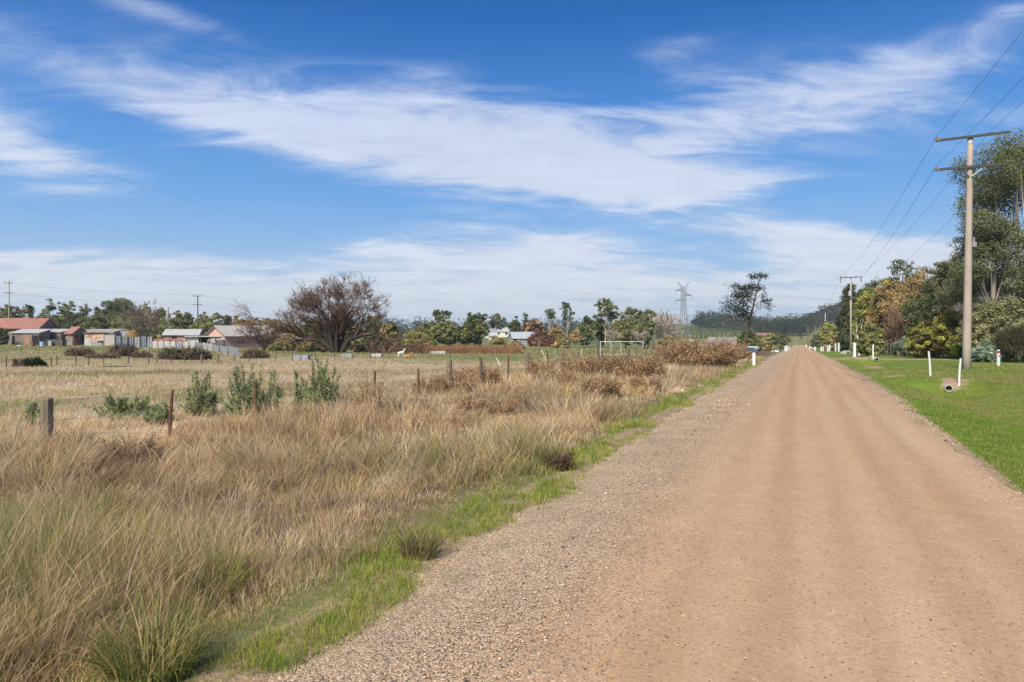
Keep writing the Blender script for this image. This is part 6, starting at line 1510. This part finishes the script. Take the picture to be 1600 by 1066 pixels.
def scrap(label, px, bot, wpx, hpx, m, rz, tilt):
    x, y, z = hit(px, bot); k = y / F; w, h = wpx * k, hpx * k
    u = np.linspace(-.5, .5, 7); P = []
    for t_ in (0., 1.): P += [(a * w, t_ * h * math.sin(tilt) + .06 * math.sin(a * 7), t_ * h * math.cos(tilt) + .04 * math.sin(a * 5 + t_)) for a in u]
    P = np.array(P); V = np.concatenate([P, P + np.array([0, .03, .0])]); mb = MB(); i = np.arange(6)
    mb.add(V, np.concatenate([np.stack([i, i + 1, i + 8, i + 7], -1), np.stack([i + 15, i + 14, i + 21, i + 22], -1)]))
    mb.add(V, [(0, 7, 21, 14), (6, 20, 27, 13)] + [(7 + a, 8 + a, 22 + a, 21 + a) for a in range(6)])
    tag(mb.build('scrap_sheet', m, loc=(x, y, z - .03), parent=None), label, 'scrap')
scrap('white scrap sheet leaning at the right end of the patchwork shed', 182, 542.5, 6, 5, M_WHITE_OLD, 0, .4)
scrap('pale scrap sheet on the grass in front of the lean-to shed', 28, 541.5, 6, 3, M_IRON_PALE, 0, .9)
scrap('flat pale board lying on the grass before the iron fence', 227, 546, 7, 2.5, M_CONC_PALE, 0, 1.2)
scrap('buckled rusty sheet beside the blue plastic tub', 73, 541.5, 5, 4, M_IRON_RUST, 0, .5)
def drum(label, px, bot, m):
    x, y, z = hit(px, bot); mb = MB(); mb.lathe([(0, 0), (.29, 0), (.30, .02), (.29, .29), (.305, .3), (.29, .31), (.29, .58), (.305, .59), (.29, .6), (.29, .88), (.27, .86), (0, .86)], n=18)
    tag(mb.build('oil_drum', m, loc=(x, y, z), smooth=False), label, 'drum')
drum('rusty oil drum by the dark doorway of the lean-to shed', 52, 541.5, M_RUST)
drum('grey oil drum beside the pale flat roofed low shed', 79, 541, M_STEEL)

# ------------------------------------------------------------------ animals
def animal(name, label, cat, loc, rz, nodes, edges, m, scale=1., ears=None):
    me = bpy.data.meshes.new(name); me.from_pydata([tuple(np.array(n[:3]) * scale) for n in nodes], edges, [])
    o = bpy.data.objects.new(name, me); C.objects.link(o); o.location = loc; o.rotation_euler = (0, 0, rz)
    md = o.modifiers.new('skin', 'SKIN')
    for sv, n in zip(me.skin_vertices[0].data, nodes): sv.radius = (n[3] * scale, n[3] * scale)
    me.skin_vertices[0].data[0].use_root = True
    o.modifiers.new('sub', 'SUBSURF').levels = 1; o.modifiers['sub'].render_levels = 2
    me.materials.append(m); return tag(o, label, cat)
GOAT_N = [(0, 0, .50, .15), (.28, 0, .52, .16), (.52, 0, .54, .15), (.64, 0, .70, .085), (.72, 0, .88, .07), (.80, 0, .90, .06), (.93, 0, .84, .035),
          (.70, .06, .99, .018), (.70, -.06, .99, .018), (-.14, 0, .56, .03), (-.20, 0, .48, .02),
          (-.02, .09, .40, .085), (.05, .10, .30, .05), (-.06, .10, .20, .035), (-.03, .10, .03, .03), (-.02, -.09, .40, .085), (.05, -.10, .30, .05), (-.06, -.10, .20, .035), (-.03, -.10, .03, .03),
          (.52, .09, .38, .07), (.53, .09, .22, .036), (.52, .09, .03, .03), (.52, -.09, .38, .07), (.53, -.09, .22, .036), (.52, -.09, .03, .03)]
GOAT_E = [(0, 1), (1, 2), (2, 3), (3, 4), (4, 5), (5, 6), (4, 7), (4, 8), (0, 9), (9, 10), (0, 11), (11, 12), (12, 13), (13, 14), (0, 15), (15, 16), (16, 17), (17, 18), (2, 19), (19, 20), (20, 21), (2, 22), (22, 23), (23, 24)]
gx, gy, gzv = hit(623, 558)
animal('white_goat', 'white goat standing with raised head behind the wire fence', 'goat', (gx, gy, gzv), .5, GOAT_N, GOAT_E, M_ANIMAL_W, .72)
LIE = [(0, 0, .17, .17), (.28, 0, .19, .18), (.52, 0, .2, .16), (.66, 0, .34, .085), (.74, 0, .46, .07), (.82, 0, .48, .06), (.94, 0, .43, .035), (.74, .07, .54, .018), (.74, -.07, .54, .018), (-.14, 0, .18, .03),
       (.05, .18, .10, .08), (.25, .24, .05, .04), (.1, .27, .04, .03), (.05, -.18, .10, .08), (.25, -.24, .05, .04), (.1, -.27, .04, .03), (.6, .12, .08, .06), (.8, .14, .05, .035), (.6, -.12, .08, .06), (.8, -.14, .05, .035)]
LIE_E = [(0, 1), (1, 2), (2, 3), (3, 4), (4, 5), (5, 6), (4, 7), (4, 8), (0, 9), (0, 10), (10, 11), (11, 12), (0, 13), (13, 14), (14, 15), (2, 16), (16, 17), (2, 18), (18, 19)]
gx, gy, gzv = hit(632, 559)
animal('tan_goat', 'tan goat lying on the grass right of the white goat', 'goat', (gx, gy, gzv), .1, LIE, LIE_E, M_ANIMAL_B, .85)
cx_, cy_, cz_ = gp(1254, 430)
animal('dark_cow', 'dark cow standing on the far sloping paddock beyond the road', 'cow', (cx_, cy_, cz_), 2.6, GOAT_N, GOAT_E, M_ANIMAL_D, 2.0)

# ------------------------------------------------------------------ air
def haze():
    m, nt, N, L, out = new_mat('haze'); v = N.new('ShaderNodeVolumePrincipled'); v.inputs['Color'].default_value = (.80, .87, .95, 1)
    v.inputs['Density'].default_value = HAZE; v.inputs['Anisotropy'].default_value = .2; L.new(v.outputs[0], out.inputs['Volume'])
    mb = MB(); x0, x1, y0, y1, z0, z1 = -1720, 1680, -760, 2150, -9., 70.
    mb.box(((x0 + x1) / 2, (y0 + y1) / 2, (z0 + z1) / 2), (x1 - x0, y1 - y0, z1 - z0)); kind(mb.build('haze', m), 'stuff')
HAZE = .00026
haze()
